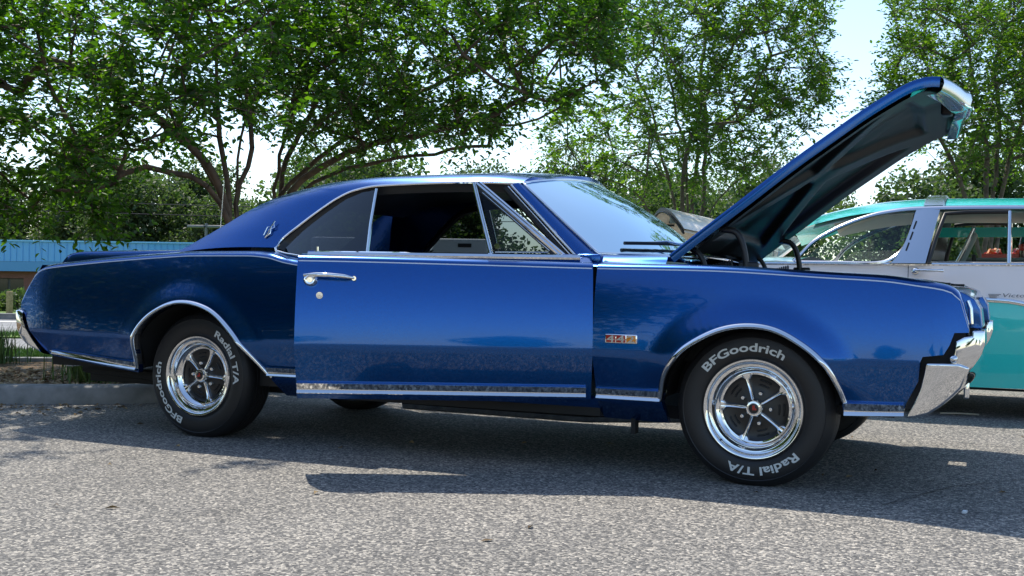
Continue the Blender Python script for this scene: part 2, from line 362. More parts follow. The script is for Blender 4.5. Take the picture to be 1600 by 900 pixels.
def dense(P, n=14):
    """Catmull-Rom through arch points keeps x monotone"""
    P = np.array(P); Q = np.vstack([2*P[0]-P[1], P, 2*P[-1]-P[-2]]); o = []
    for i in range(1, len(Q)-2):
        for k in range(n):
            t = k/n; a, b, c, d = Q[i-1], Q[i], Q[i+1], Q[i+2]
            o.append(.5*((2*b)+(-a+c)*t+(2*a-5*b+4*c-d)*t*t+(-a+3*b-3*c+d)*t**3))
    o.append(P[-1]); return np.array(o)
def mono(D):
    D = D.copy()
    for i in range(1, len(D)):
        if D[i, 0] <= D[i-1, 0]: D[i, 0] = D[i-1, 0]+1e-4
    return D
AF = mono(np.vstack([[ARF[0]], dense(ARF[1:-1]), [ARF[-1]]])); AR = mono(np.vstack([[ARR[0]], dense(ARR[1:-1]), [ARR[-1]]]))
LOWP = np.vstack([pts('-4.175,.655 -4.13,.62 -4.08,.53 -4.0,.44 -3.93,.392'), AR, pts('-2.0,.236 -.69,.235'), AF, pts('.59,.33 .604,.379 .652,.474 .659,.55 .668,.571 .742,.581 .762,.616 .779,.666 .83,.668')])
LOWP = mono(LOWP)
def zlow(x): return np.interp(x, LOWP[:, 0], LOWP[:, 1])
AFs = AF[2:-2]; ARs = AR[2:-3]
def flare(x, z):
    out = 0
    for A in (AFs, ARs):
        d = np.min(np.hypot(x[..., None]-A[::3, 0], z[..., None]-A[::3, 1]), -1)
        out = out+0.017*smoothstep(1-d/0.135)*smoothstep((z-.36)/.15)
    return out
def Wd(x, z):
    x = np.asarray(x, float); z = np.asarray(z, float); x, z = np.broadcast_arrays(x, z)
    d = z-zc_f(x); up = np.clip(d, 0, None); dn = np.clip(-d, 0, None)
    return wc_f(x)-(.030*up+.30*up**2)-(.36*dn-.10*dn**2)-.9*np.clip(.322-z, 0, None)+flare(x, z)
YIN = pchip([-4.2, -3.3, -2.6, -2.45, -2.2, -2.0, -.72, -.66, .85], [.715, .72, .75, .775, .80, .81, .81, .745, .745])
ZIN = pchip([-4.2, -4.1, -3.9, -3.2, -2.5, -2.45, -2.25, -2.0, -.72, -.5, .3, .74, .83], [.68, .87, .925, .975, .985, .978, .95, .945, .945, .93, .893, .852, .69])
def side_points(x, n1=14, n2=18, n3=8, n4=4, lo=None):
    x = float(x); lo = float(zlow(x)) if lo is None else lo; zc = float(zc_f(x)); zp = float(pin_f(x)); zp = max(zp, lo+.001); zc = min(zc, zp-.0005); zt = zp+.028
    rows = list(np.linspace(min(lo, zc), zc, n1, endpoint=False))+list(np.linspace(zc, zp, n2))
    rows = np.maximum(np.array(rows), lo); y = Wd(np.full(len(rows), x), rows)
    P = [(x, float(a), float(b)) for a, b in zip(y, rows)]; wp = float(y[-1])
    yi = float(YIN(x)); zi = float(ZIN(x)); ry = min(.055, max(.01, (wp-yi)*.6))
    for k in range(1, n3+1):
        a = R(78)*k/n3; P.append((x, wp-.004*k/n3-ry*(1-math.cos(a)), zp+(zt-zp)*math.sin(a)/math.sin(R(78))))
    x0, y0, z0 = P[-1]
    for k in range(1, n4+1):
        t = k/n4; P.append((x, y0+(yi-y0)*t, z0+(zi-z0)*t))
    return P
def cols(a, b, step=.018):
    xs = list(np.arange(a, b, step))+[b]+[q for q in LOWP[:, 0] if a < q < b]
    xs = sorted(set(round(q, 5) for q in xs)); return xs
def side_panel(name, a, b, s, mat, parent, flange=.035):
    P = [[(x, s*y, z) for x, y, z in side_points(q)] for q in cols(a, b)]
    V, F = grid(P)
    if s < 0: F = [f[::-1] for f in F]
    return mesh(name, V, F, mat, parent, 28, merge=.0003, flange=(0, -s*flange, 0), recalc=True)
DA, DB = -2.0, -.69          # door span
parts = {}
for s in (-1, 1):
    parts['f', s] = side_panel('front_fender', DB+.004, .83, s, paint, car)
    parts['q', s] = side_panel('quarter_panel', -4.175, DA-.004, s, paint, car)
    # rocker under the door
    xs = np.linspace(DA-.004, DB+.004, 30); P = [[(x, s*w_, z) for w_, z in ((.835, .335), (.825, .30), (.795, .265), (.755, .24))]+[(x, s*.65, .232)] for x in xs]
    P = [[(x, s*.80, .345)]+r for x, r in zip(xs, P)]
    V, F = grid(P); mesh('rocker_panel', V, F, paint, car, 28, recalc=True)
def strip_mold(name, a, b, zt, zb, s, parent, sect, mat=chrome, ox=0.0, oy=0.0, taper=0.012, under_=.0, yadd=0.0):
    """moulding that follows the body side; sect = (0..1 down, out)"""
    xs = np.linspace(a, b, max(6, int(abs(b-a)/.03))); P = []
    for i, x in enumerate(xs):
        za = zt(x) if callable(zt) else zt; zb_ = zb(x) if callable(zb) else zb
        row = []
        for t, o in sect:
            z = za+(zb_-za)*t; row.append((x+ox, s*(float(Wd(x, z))+o+yadd)+oy, z))
        P.append(row)
    c0 = [(p[0], p[1]-s*.015, p[2]) for p in P[0]]; c1 = [(p[0], p[1]-s*.015, p[2]) for p in P[-1]]
    V, F = grid([c0]+P+[c1]); return mesh(name, V, F, mat, parent, 30, recalc=True)
ROCK = [(0, -.004), (.0, .012), (.04, .0165), (.30, .0125), (.60, .008), (.66, .009), (.80, .017), (.92, .021), (.98, .019), (1.0, .012), (1.0, -.004)]
LINE = [(0, -.001), (.0, .0009), (1, .0009), (1, -.001)]
BELT = [(0, -.004), (0, .006), (.3, .012), (.7, .012), (1, .006), (1, -.004)]
for s in (-1, 1):
    strip_mold('rocker_trim', DB+.006, -.392, .379, .331, s, car, ROCK)
    strip_mold('rocker_trim', .371, .598, lambda x: .374+.02*(x-.37), lambda x: .318+.05*(x-.37), s, car, ROCK)
    strip_mold('rocker_trim', -2.445, DA-.006, .392, .345, s, car, ROCK)
    strip_mold('rocker_trim', -3.92, -3.306, lambda x: .383-.065*(x+3.306), lambda x: .333-.115*(x+3.306), s, car, ROCK)
    for a, b in ((DB+.006, .828), (-4.12, DA-.006)):
        strip_mold('pinstripe', a, b, lambda x: float(pin_f(x))+.0045, lambda x: float(pin_f(x))-.0005, s, car, LINE, pin)
    # arch mouldings
    for A, nm in ((AF, 'f'), (AR, 'r')):
        B = resample(A[1:-1], .012); tg = np.gradient(B, axis=0); tg /= np.linalg.norm(tg, axis=1)[:, None]
        nr = np.stack([-tg[:, 1], tg[:, 0]], 1); P = []
        for q, m in zip(B, nr):
            row = [(q[0], s*(float(Wd(q[0], q[1]))-.05), q[1]), (q[0], s*(float(Wd(q[0], q[1]))+.002), q[1])]
            for d, o in ((.003, .009), (.008, .0125), (.014, .0115), (.020, .007), (.0235, .0005), (.0235, -.006)):
                x, z = q+m*d; row.append((x, s*(float(Wd(x, z))+o), z))
            P.append(row)
        V, F = grid(P); mesh('wheel_arch_trim', V, F, chrome, car, 40, recalc=True)
        # wheel well liner
        P = [[(q[0]+m[0]*.004, s*(float(Wd(q[0], q[1]))-.035), q[1]+m[1]*.004), (q[0]+m[0]*.02, s*.80, q[1]+m[1]*.02), (q[0]+m[0]*.03, s*.55, q[1]+m[1]*.03)] for q, m in zip(B, nr)]
        V, F = grid(P); n0 = len(V); c = (float(B[:, 0].mean()), s*.55, .33); V.append(c)
        F += [(n0, 3*i+2, 3*(i+1)+2) for i in range(len(P)-1)]
        mesh('wheel_well', V, F, under, car, 40)
# floor and closing panels
mb = MB(); mb.add(*box((-1.95, 0, .25), (4.1, 1.05, .06))); mb.add(*box((-1.35, 0, .27), (1.32, 1.62, .05))); mb.add(*box((-3.75, 0, .36), (.5, 1.62, .05)))
mb.add(*box((.29, 0, .33), (.52, 1.50, .04)))  # unseen splash pan, added to stop sunlight falling through the engine bay
mb.build('floor_pan', under, car, 0)
for pth in ([(-1.9, -.45, .20), (-.9, -.42, .19), (-.3, -.35, .22)], [(-1.9, .45, .20), (-.9, .42, .19), (-.3, .35, .22)], [(-3.4, -.55, .27), (-4.0, -.56, .30)]):
    mesh('exhaust_pipe', *tube(pth, .03), brushed if pth[0][1] < 0 and pth[0][0] > -2 else under, car)
mesh('rear_axle', *tube([(-2.921, -.75, .33), (-2.921, .75, .33)], .05), under, car); mesh('cross_member', *box((-.1, 0, .24), (.25, 1.2, .07)), under, car, 0); mesh('bracket', *box((-.55, -.74, .21), (.02, .05, .08)), under, car, 0)

mb = MB()
for s in (-1, 1): mesh('exhaust_tip', *tube([(-4.0, s*.56, .345), (-4.14, s*.565, .335)], .034, 12, False), chrome, car)
# engine bay
mb = MB(); mb.add(*box((.1, -.66, .68), (1.3, .02, .36))); mb.add(*box((.1, .66, .68), (1.3, .02, .36))); mb.add(*box((-.56, 0, .66), (.03, 1.34, .42))); mb.add(*box((.72, 0, .62), (.03, 1.34, .40)))
mb.build('engine_bay', gloss_black, car, 0)
eng = mesh('engine', *box((-.1, 0, .58), (.62, .50, .36)), black, car, 0)
V, F = lathe([(0.001, .10), (.15, .10), (.175, .085), (.178, .02), (.16, 0)], 32); V = [(x-.12, z, y+.78) for x, y, z in V]; mesh('air_cleaner', V, F, chrome, eng, 40)
# --- door (near one ajar, far one shut)
HX, HY = DB, .905
def build_door(s, ang):
    d = bpy.data.objects.new('door', None)
    xs = cols(DA, DB-.006, .03); P = [[(x-HX, s*(y-HY), z) for x, y, z in side_points(q, lo=.308)] for q in xs]
    outer_ = P; inn = []
    for row in P:
        x = row[0][0]; inn.append([(x, s*(.775-HY), .955), (x, s*(.80-HY), .80), (x, s*(.80-HY), .5), (x, s*(.81-HY), .40), (x, s*(.83-HY), .315)])
    full = [r+list(i) for r, i in zip(outer_, inn)]
    V, F = grid(full, True); nv = len(full[0]); n0 = len(full)
    F.append(tuple(range(nv))); F.append(tuple((n0-1)*nv+j for j in range(nv-1, -1, -1)))
    o = mesh('door', V, F, paint, car, 28, recalc=True, merge=.0002)
    bpy.data.objects.remove(d)
    o.location = (HX, s*HY, 0.0); o.rotation_euler = (0, 0, -s*ang)
    loc = dict(ox=-HX, oy=-s*HY)
    strip_mold('door_rocker_trim', DA+.004, DB-.03, .381, .333, s, o, ROCK, **loc)
    strip_mold('pinstripe', DA+.004, DB-.01, lambda x: float(pin_f(x))+.0045, lambda x: float(pin_f(x))-.0005, s, o, LINE, pin, **loc)
    # belt moulding on the door top
    P = []
    for x in np.linspace(DA-.0+.035, DB-.06, 24):
        y = .812; P.append([(x-HX, s*(y-HY+a), .945+b) for a, b in ((.010, -.008), (.019, -.003), (.021, .006), (.014, .017), (.0, .021), (-.008, .0))])
    V, F = grid([P[0]]+P); mesh('belt_molding', V, F, chrome, o, 35, recalc=True)
    # inner trim panel
    V, F = box((-.66, s*(.792-HY), .60), (1.2, .012, .52)); mesh('door_inner_panel', V, F, dark, o, 0)
    # handle: push-button paddle
    zh = .842; wy = lambda x, z: s*(float(Wd(x, z))-HY)
    hx = -1.936
    V, F = lathe([(.001, -.034), (.012, -.034), (.013, -.030), (.020, -.031), (.030, -.022), (.033, 0.0)], 28); V = [(x+hx-HX, (y*1 if s < 0 else -y)+wy(hx, zh), z*.92+zh-.006) for x, y, z in V]
    h = mesh('door_handle', V, F, chrome, o, 50)
    path = [(hx-HX-.03, wy(hx, zh)+s*.016, zh+.014), (hx+.03-HX, wy(hx, zh)+s*.030, zh+.017), (hx+.09-HX, wy(hx, zh)+s*.036, zh+.016), (hx+.15-HX, wy(hx, zh)+s*.030, zh+.011), (hx+.19-HX, wy(hx, zh)+s*.008, zh+.004)]
    V, F = tube(path, [.006, .011, .010, .010, .006], 10); mesh('grip', V, F, chrome, h, 60)
    V, F = tube([(hx+.19-HX, wy(hx, zh)-s*.002, zh+.003), (hx+.19-HX, wy(hx, zh)+s*.012, zh+.003)], .010, 12); mesh('grip_base', V, F, chrome, h, 60)
    V, F = lathe([(.001, -.010), (.010, -.010), (.0105, -.006), (.015, -.006), (.016, 0)], 24); hx2 = -1.895; zl = .768
    V = [(x+hx2-HX, (y if s < 0 else -y)+wy(hx2, zl), z+zl) for x, y, z in V]; mesh('lock_cylinder', V, F, chrome, o, 50)
    # vent window
    yv = lambda z: s*((.80-.40*(z-.95))-HY)
    def bar(path, w, t, name, mat):
        P = []
        for i, (x, z) in enumerate(path):
            a = np.array(path[max(i-1, 0)]); b = np.array(path[min(i+1, len(path)-1)]); tt = (b-a)/np.linalg.norm(b-a); nn = np.array([-tt[1], tt[0]])
            row = []
            for u, o_ in ((-1, -.6), (-1, .3), (-.5, .5), (-.12, .35), (.12, .35), (.5, .5), (1, .3), (1, -.6)):
                q = np.array([x, z])+nn*u*w/2; row.append((q[0], yv(q[1])+s*o_*t, q[1]))
            P.append(row)
        V, F = grid(P, True); m = len(P[0]); F.append(tuple(range(m))); F.append(tuple((len(P)-1)*m+j for j in range(m))[::-1])
        return mesh(name, V, F, mat, o, 35, recalc=True)
    bar([(-.455, .955), (-.50, 1.12), (-.545, 1.292)], .019, .02, 'vent_window_frame', chrome)
    bar([(-.133, .955), (-.33, 1.125), (-.528, 1.293)], .028, .024, 'vent_window_frame', chrome)
    bar([(-.44, .972), (-.32, .973), (-.205, .974), (-.196, .982), (-.26, 1.035), (-.37, 1.132), (-.505, 1.247)], .0065, .012, 'vent_glass_trim', chrome)
    V, F = tube([(-.432, yv(.998)+s*.004, .998), (-.432, yv(.998)+s*.018, .998)], .0125, 16); mesh('vent_knob', V, F, chrome, o, 50)
    tri = [(-.445, .965), (-.15, .965), (-.525, 1.285)]
    mesh('vent_glass', [(x, yv(z), z) for x, z in tri], [(0, 1, 2)], glass_tint, o, 0)
    bar([(-.175, .965), (-.34, 1.108), (-.52, 1.26)], .016, .010, 'vent_seal', black)
    if s > 0:
        gl = [(-1.24, .96), (-.46, .96), (-.545, 1.29), (-1.20, 1.29)]
        mesh('door_glass', [(x, yv(z), z) for x, z in gl], [(0, 1, 2, 3)], glass_clear, o, 0)
    else:
        V, F = tube([(-1.235, s*(.80-HY), .95), (-1.235, s*(.80-HY), .985)], .005, 8); mesh('lock_knob', V, F, chrome, o, 50)
    return o
build_door(-1, R(24)); build_door(1, 0)

# --- greenhouse
RAIL = np.array([(-2.489, -.770, 1.000), (-2.473, -.752, 1.038), (-2.378, -.72, 1.121), (-2.263, -.68, 1.211), (-2.181, -.66, 1.264), (-2.10, -.642, 1.300), (-1.97, -.627, 1.323), (-1.81, -.622, 1.328), (-1.647, -.62, 1.330), (-1.48, -.618, 1.329), (-1.32, -.617, 1.324), (-1.172, -.615, 1.316)])
EDGE = np.array([(-3.179, -.735, .975), (-3.06, -.70, 1.040), (-2.916, -.66, 1.123), (-2.76, -.62, 1.213), (-2.62, -.585, 1.276), (-2.47, -.55, 1.319), (-2.29, -.51, 1.356), (-2.02, -.47, 1.377), (-1.741, -.45, 1.381), (-1.48, -.44, 1.381), (-1.30, -.44, 1.373), (-1.135, -.44, 1.352)])
t_ = np.arange(len(RAIL)); tt = np.linspace(0, len(RAIL)-1, 90)
RL = np.stack([pchip(t_, RAIL[:, k])(tt) for k in range(3)], 1); ED = np.stack([pchip(t_, EDGE[:, k])(tt) for k in range(3)], 1)
for s in (-1, 1):
    P = []
    for a, b in zip(RL, ED):
        row = []
        for k in range(13):
            t = k/12; p = a*(1-t)+b*t; bul = math.sin(math.pi*t)*.018*(1 if a[2] > 1.29 else .9)
            row.append((p[0], -s*p[1]*(1)+s*bul*.7, p[2]+bul*.8))
        P.append(row)
    V, F = grid(P); sp_ = mesh('sail_panel' , V, F, paint, car, 45, recalc=True)
    if s == -1: NEAR_SAIL = sp_
    # drip rail / window surround chrome
    P = []
    tg = np.gradient(RL, axis=0); tg /= np.linalg.norm(tg, axis=1)[:, None]
    for p, t in zip(RL, tg):
        dn = np.array([t[2], 0, -t[0]])*(-1 if t[0] < 0 else 1); dn = dn if dn[2] < 0 or abs(t[2]) > .9 else -dn
        if dn[0] < 0 and p[0] < -2.2: dn = -dn
        row = []
        for d, o in ((0, -.004), (0, .010), (.006, .0145), (.011, .013), (.0145, .006), (.0145, -.012)):
            q = p+dn*d; row.append((q[0], s*(-q[1]+o), q[2]))
        P.append(row)
    V, F = grid(P); mesh('drip_rail', V, F, chrome, car, 45, recalc=True)
    # inner dark window seal band behind the rail
    P = []
    for p, t in zip(RL, tg):
        dn = np.array([t[2], 0, -t[0]])*(-1 if t[0] < 0 else 1); dn = dn if dn[2] < 0 or abs(t[2]) > .9 else -dn
        if dn[0] < 0 and p[0] < -2.2: dn = -dn
        P.append([(q[0], s*(-q[1]-o), q[2]) for q, o in ((p+dn*.010, -.002), (p+dn*.024, .006), (p+dn*.05, .012), (p+dn*.05, .06))])
    V, F = grid(P); mesh('window_seal', V, F, black, car, 45)
    # lower rear corner chrome of the quarter window
    V, F = tube([(-2.484, s*.782, .998), (-2.47, s*.792, .980), (-2.40, s*.802, .966), (-2.27, s*.815, .950), (-2.02, s*.815, .948)], .0075, 8); mesh('quarter_window_sill', V, F, chrome, car, 60)
    # quarter window glass + leading edge chrome
    QG = [(-2.44, .752, 1.00), (-2.36, .735, 1.085), (-2.25, .70, 1.175), (-2.14, .675, 1.25), (-2.05, .655, 1.285), (-1.965, .645, 1.297), (-1.937, .775, .95), (-2.40, .785, .955)]
    qg = mesh('quarter_window', [(x, s*(.772-.375*(z-.95)), z) for x, y, z in QG], [tuple(range(len(QG)))], glass_tint, car, 0)
    V, F = tube([(-1.937, s*.777, .948), (-1.951, s*.722, 1.12), (-1.965, s*.648, 1.300)], .0085, 8); mesh('window_edge_trim', V, F, chrome, qg, 60)
    # A pillar: painted post with chrome on both sides
    a0 = np.array([-1.215, .632, 1.308]); a1 = np.array([-.80, .782, .945]); b0 = np.array([-1.168, .612, 1.310]); b1 = np.array([-.745, .735, .972])
    def lerp(a, b, t): return a*(1-t)+b*t
    P = []
    for k in range(14):
        t = k/13; q0 = lerp(a0, a1, t); q1 = lerp(b0, b1, t)+np.array([0, 0, -.002*math.sin(math.pi*t)]); m_ = (q0+q1)/2+np.array([.004, .010, .004])
        P.append([(q[0], s*q[1], q[2]) for q in (q0+np.array([-.03, -.06, 0]), q0, lerp(q0, m_, .6), m_, lerp(m_, q1, .5), q1, q1+np.array([0, -.04, 0]))])
    V, F = grid(P); pl = mesh('windshield_pillar', V, F, paint, car, 50, recalc=True)
    for off, rr in ((np.array([-.006, .004, -.004]), .006), (np.array([-.024, -.002, -.010]), .0045)):
        V, F = tube([tuple((lerp(a0, a1, t)+off)*np.array([1, s, 1])) for t in np.linspace(0, 1, 8)], rr, 8); mesh('pillar_trim', V, F, chrome, pl, 60)
    V, F = tube([tuple((lerp(a0, a1, t)+np.array([-.047, -.03, -.012]))*np.array([1, s, 1])) for t in np.linspace(0, 1, 8)], .02, 8); mesh('pillar_seal', V, F, black, pl, 60)
    bevel_box('pillar_foot', (-.765, s*.765, .945), (.12, .06, .05), paint, car, .012)
# roof skin between the two edges
P = []
i0 = int(90*4.2/11); 
for e_ in ED[i0:]:
    row = []
    for k in range(21):
        t = -1+2*k/20; row.append((e_[0]+.085*(1-t*t)*float(smoothstep((e_[0]+1.5)/.37)), -e_[1]*t, e_[2]+.034*(1-t*t)+.006*(1-abs(t))))
    P.append(row)
V, F = grid(P); mesh('roof', V, F, paint, car, 45, recalc=True)
roofrow = P[0]; header = P[-1]
# rear window set between the sail panels
P = []
for k in range(9):
    t = k/8; row = []
    for (x, y, z) in roofrow:
        row.append((x+(-2.98-x)*t, y*(1+.12*t), z-.01+(.985-z)*t))
    P.append(row)
V, F = grid(P); mesh('rear_window', V, F, glass_tint, car, 60)
P = []
for a in ED[:i0+1]:
    P.append([(a[0], a[1], a[2]), (a[0], a[1]+.03, max(.96, a[2]-.12)), (a[0], a[1]+.05, .96)])
for s in (1, -1):
    V, F = grid([[(x, s*y, z) for x, y, z in r] for r in P]); mesh('sail_inner_panel', V, F, paint, car, 45)
# windshield
WB = pchip([-.745, -.60, -.35, 0, .35, .60, .745], [-.745, -.62, -.50, -.455, -.50, -.62, -.745])
P = []
for k in range(13):
    t = k/12; row = []
    for j in range(25):
        u = -1+2*j/24; hx, hy, hz = (float(pchip([h[1] for h in header], [h[0] for h in header])(u*.44)), 0, 0)
        top = np.array([-1.17+.115*(1-abs(u)**2.2), .612*u, 1.312+.055*(1-abs(u)**2.2)]); bx = float(WB(u*.735)); bot = np.array([bx, .735*u, .972])
        q = lerp(bot, top, t); q = q+np.array([.03, 0, .02])*math.sin(math.pi*t)*(1-u*u); row.append(tuple(q))
    P.append(row)
V, F = grid(P); ws = mesh('windshield', V, F, glass_ws, car, 80); WSG = P
loop = [P[0][j] for j in range(25)]+[P[i][24] for i in range(1, 13)]+[P[12][j] for j in range(23, -1, -1)]+[P[i][0] for i in range(11, 0, -1)]
V, F = tube(loop, .009, 8, closed=True); mesh('windshield_trim', V, F, chrome, ws, 60)
# header filler between windshield top and roof front
hxf = pchip([h[1] for h in header], [h[0] for h in header]); hzf = pchip([h[1] for h in header], [h[2] for h in header]); row2 = []
for p in P[12]:
    y = p[1]
    if abs(y) <= .44: row2.append((float(hxf(y)), y, float(hzf(y))))
    else:
        t = (abs(y)-.44)/(.615-.44); e2 = ED[-1]*(1-t)+RL[-1]*t; bul = math.sin(math.pi*(1-t))*.018; row2.append((e2[0], math.copysign(-e2[1]+bul*.7, y), e2[2]+bul*.8))
V, F = grid([[(p[0]+.006, p[1], p[2]+.004) for p in P[12]], row2])
mesh('roof_header', V, F, paint, car, 60)
# cowl
P = []
for k in range(6):
    t = k/5; row = []
    for j in range(25):
        u = -1+2*j/24; bx = float(WB(u*.735)); y = u*(.735+.02*t); row.append((bx+(-.405-bx)*t if bx < -.41 else bx+.06*t, y, .968-.010*t+.012*(1-u*u)))
    a_, b_ = row[0], row[-1]; zz = .930-.012*t
    P.append([(a_[0], -.82, zz-.016), (a_[0], -.79, zz+.006), (a_[0], -.765, zz+.022)]+row+[(b_[0], .765, zz+.022), (b_[0], .79, zz+.006), (b_[0], .82, zz-.016)])
V, F = grid(P); cw = mesh('cowl', V, F, paint, car, 60, recalc=True)
for x, y0, y1 in ((-.44, -.5, -.05), (-.44, .1, .5)):
    V, F = box((x, (y0+y1)/2, .985), (.05, y1-y0, .006)); mesh('cowl_vent', V, F, black, cw, 0)
# wipers
for j0, j1, pv in ((2, 10, (-.44, -.16, .985)), (13, 20, (-.42, .36, .985))):
    bl = [tuple(np.array(WSG[1][j])*.75+np.array(WSG[2][j])*.25*(1 if j < 99 else 0)+np.array([.020, 0, .014])) for j in range(j0, j1)]
    V, F = tube(bl, .009, 6); wp = mesh('wiper', V, F, black, ws, 60)
    md = bl[len(bl)//2]; V, F = tube([pv, (md[0]*.45+pv[0]*.55+.012, md[1]*.45+pv[1]*.55, md[2]*.45+pv[2]*.55+.022), (md[0]+.006, md[1], md[2]+.012), bl[1]], [.009, .006, .005, .004], 8); mesh('wiper_arm', V, F, chrome, wp, 60)
# interior
def seat(cx, cy, wd, label=None):
    o = bevel_box('seat', (cx, cy, .50), (.52, wd, .18), dark, car, .05, 4)
    bevel_box('seat_back', (cx-.30, cy, .68), (.15, wd, .50), dark, o, .06, 4, rot=Matrix.Rotation(R(-14), 4, 'Y')); return o
seat(-1.45, -.36, .56); seat(-1.45, .36, .56); seat(-2.30, 0, 1.2)
bevel_box('dashboard', (-.80, 0, .88), (.26, 1.36, .16), dark, car, .05, 4)
V, F = tube([( -1.02-.05*math.sin(a), .38+.19*math.cos(a), .93+.18*math.sin(a)) for a in np.linspace(0, 2*math.pi, 32, endpoint=False)], .012, 8, closed=True)
sw = mesh('steering_wheel', V, F, black, car, 60)
V, F = tube([(-1.02, .38, .93), (-.8, .38, .85)], .025, 8); mesh('steering_column', V, F, black, sw, 60)
V, F = grid([[(x, y, z-.03) for x, y, z in r] for r in [[(e_[0], -e_[1]*t*1.12, e_[2]-.03) for t in np.linspace(-1, 1, 9)] for e_ in ED[i0+2:-2]]]); mesh('headliner', V, F, dark, car, 60)
mb = MB(); mb.add(*box((-2.65, 0, .70), (.03, 1.5, .6))); mb.add(*box((-2.68, 0, .965), (.5, 1.4, .02)))
for s in (-1, 1): mb.add(*box((-2.3, s*.745, .62), (.62, .03, .68)))
mb.build('rear_trim_panel', dark, car, 0)
V, F = box((-1.06, 0, 1.245), (.012, .20, .055)); mesh('rear_view_mirror', V, F, black, car, 0)
# --- trunk lid sitting slightly proud, tail panel
prof = [(-4.055, .900), (-4.035, .935), (-3.985, .966), (-3.92, .978), (-3.8, .982), (-3.53, .984), (-3.20, .986), (-3.08, .985)]
P = []
for x, z in resample(prof, .03):
    row = []
    for k in range(25):
        t = -1+2*k/24; edge = float(smoothstep((1-abs(t))/.04)); row.append((x-.02*(1-t*t), .705*t, z-.075*(1-edge)*0+.022*(1-t*t)))
    dz = .06
    P.append([(row[0][0], -.707, row[0][2]-dz-.01), (row[0][0], -.711, row[0][2]-.012)]+[(a, b*.992, c) for a, b, c in row]+[(row[-1][0], .711, row[-1][2]-.012), (row[-1][0], .707, row[-1][2]-dz-.01)])
V, F = grid(P); mesh('trunk_lid', V, F, paint, car, 50, recalc=True)
V, F = tube([(-3.12, -.70+1.4*k/12, .988+.022*(1-(-1+2*k/12)**2)) for k in range(13)], .010, 8); mesh('rear_window_trim', V, F, chrome, car, 60)
P = [[(-4.135-.045*(1-(y/.84)**2), y, z) for z in (.62, .70, .78, .84, .90)] for y in np.linspace(-.84, .84, 21)]
P = [[(x+(.0 if z < .8 else (z-.8)*.8), y, z) for x, y, z in r] for r in P]
V, F = grid(P); tp = mesh('tail_panel', V, F, paint, car, 50)
for s in (-1, 1):
    for k in range(3):
        bevel_box('tail_light', (-4.165-.006*k, s*(.66-.14*k), .73), (.05, .11, .15), red_lens, tp, .01, 2)
V, F = tube([(-4.13, .77, .96), (-4.108, .77, 1.2), (-4.083, .77, 1.525)], [.006, .003, .0025], 8); mesh('antenna', V, F, chrome, car, 60)
# --- bumpers
def bow(f, y0=.90, amt=.07):
    return lambda c: (c[0]+f*amt*(1-(c[1]/y0)**2)-f*.05*max(0, (abs(c[1])-.80)/.12)**2*(1 if abs(c[1]) > .8 else 0), c[1], c[2])
def bumper_loft(name, poly, mat, f, w0=.93, n=40, inset_=.03, amt=.08):
    """section polygon swept across the car, ends rounded over"""
    poly = np.array(poly); c = poly.mean(0); P = []
    ys = [-1, -.997, -.99, -.975, -.95, -.92]+list(np.linspace(-.86, .86, n))+[.92, .95, .975, .99, .997, 1]
    for u in ys:
        q = max(0, (abs(u)-.92)/.08); sh = 1-(1-math.sqrt(max(0, 1-q*q)))*.16
        P.append([(c[0]+(p[0]-c[0])*sh+f*amt*(1-abs(u)**2.4), w0*u, c[1]+(p[1]-c[1])*sh) for p in poly])
    V, F = grid(P, True); m = len(poly)
    F.append(tuple(range(m))); F.append(tuple((len(P)-1)*m+j for j in range(m))[::-1])
    return mesh(name, V, F, mat, car, 40, recalc=True)
low = pts('.679,.546 .668,.49 .655,.44 .632,.385 .608,.330 .64,.331 .69,.348 .735,.382 .775,.42 .806,.455 .822,.50 .826,.535 .80,.552 .74,.550')
low = [tuple(q) for q in resample(low+[low[0]], .02)][:-1]
fb = bumper_loft('front_bumper', low, chrome, 1, .86, amt=.035)
lowe = pts('.679,.548 .672,.50 .660,.445 .634,.383 .606,.327 .64,.330 .69,.347 .735,.381 .775,.419 .806,.454 .826,.505 .838,.535 .80,.549 .74,.549')
tuck = lambda c: (c[0], c[1]*(1-.16*(.548-c[2])-.10*max(0, c[0]-.70)), c[2])
extrude_xz('bumper_end', lowe, -.926, -.70, chrome, fb, .010, 4, shear=tuck); extrude_xz('bumper_end', lowe, .70, .926, chrome, fb, .010, 4, shear=tuck)
fil = pts('.60,.36 .645,.46 .65,.57 .74,.595 .765,.68 .82,.675 .812,.60 .79,.52 .75,.43 .69,.37')
for s in (-1, 1): extrude_xz('bumper_filler', fil, s*.875, s*.45, under, car, 0, smooth=0)
up_ = pts('.762,.530 .774,.56 .780,.60 .784,.634 .815,.652 .842,.655 .842,.676 .886,.677 .888,.625 .873,.580 .845,.535 .83,.52')
ub = extrude_xz('bumper_upper_end', up_, -.905, -.60, chrome, fb, .006, 3); extrude_xz('bumper_upper_end', up_, .60, .905, chrome, fb, .006, 3)
V, F = lathe([(.001, -.016), (.010, -.013), (.015, -.006), (.017, 0.01)], 20); V = [(x+.777, y-.906, z+.566) for x, y, z in V]; mesh('bumper_bolt', V, F, chrome, fb, 60)
bevel_box('bumper_guard_foot', (.815, -.62, .425), (.022, .025, .07), chrome, fb, .008)
rear = pts('-4.168,.655 -4.196,.652 -4.2,.62 -4.185,.53 -4.15,.475 -4.10,.44 -3.975,.392 -3.985,.405 -4.05,.47 -4.11,.545 -4.14,.60 -4.14,.64')
bumper_loft('rear_bumper', rear, chrome, -1, .905, amt=.06)
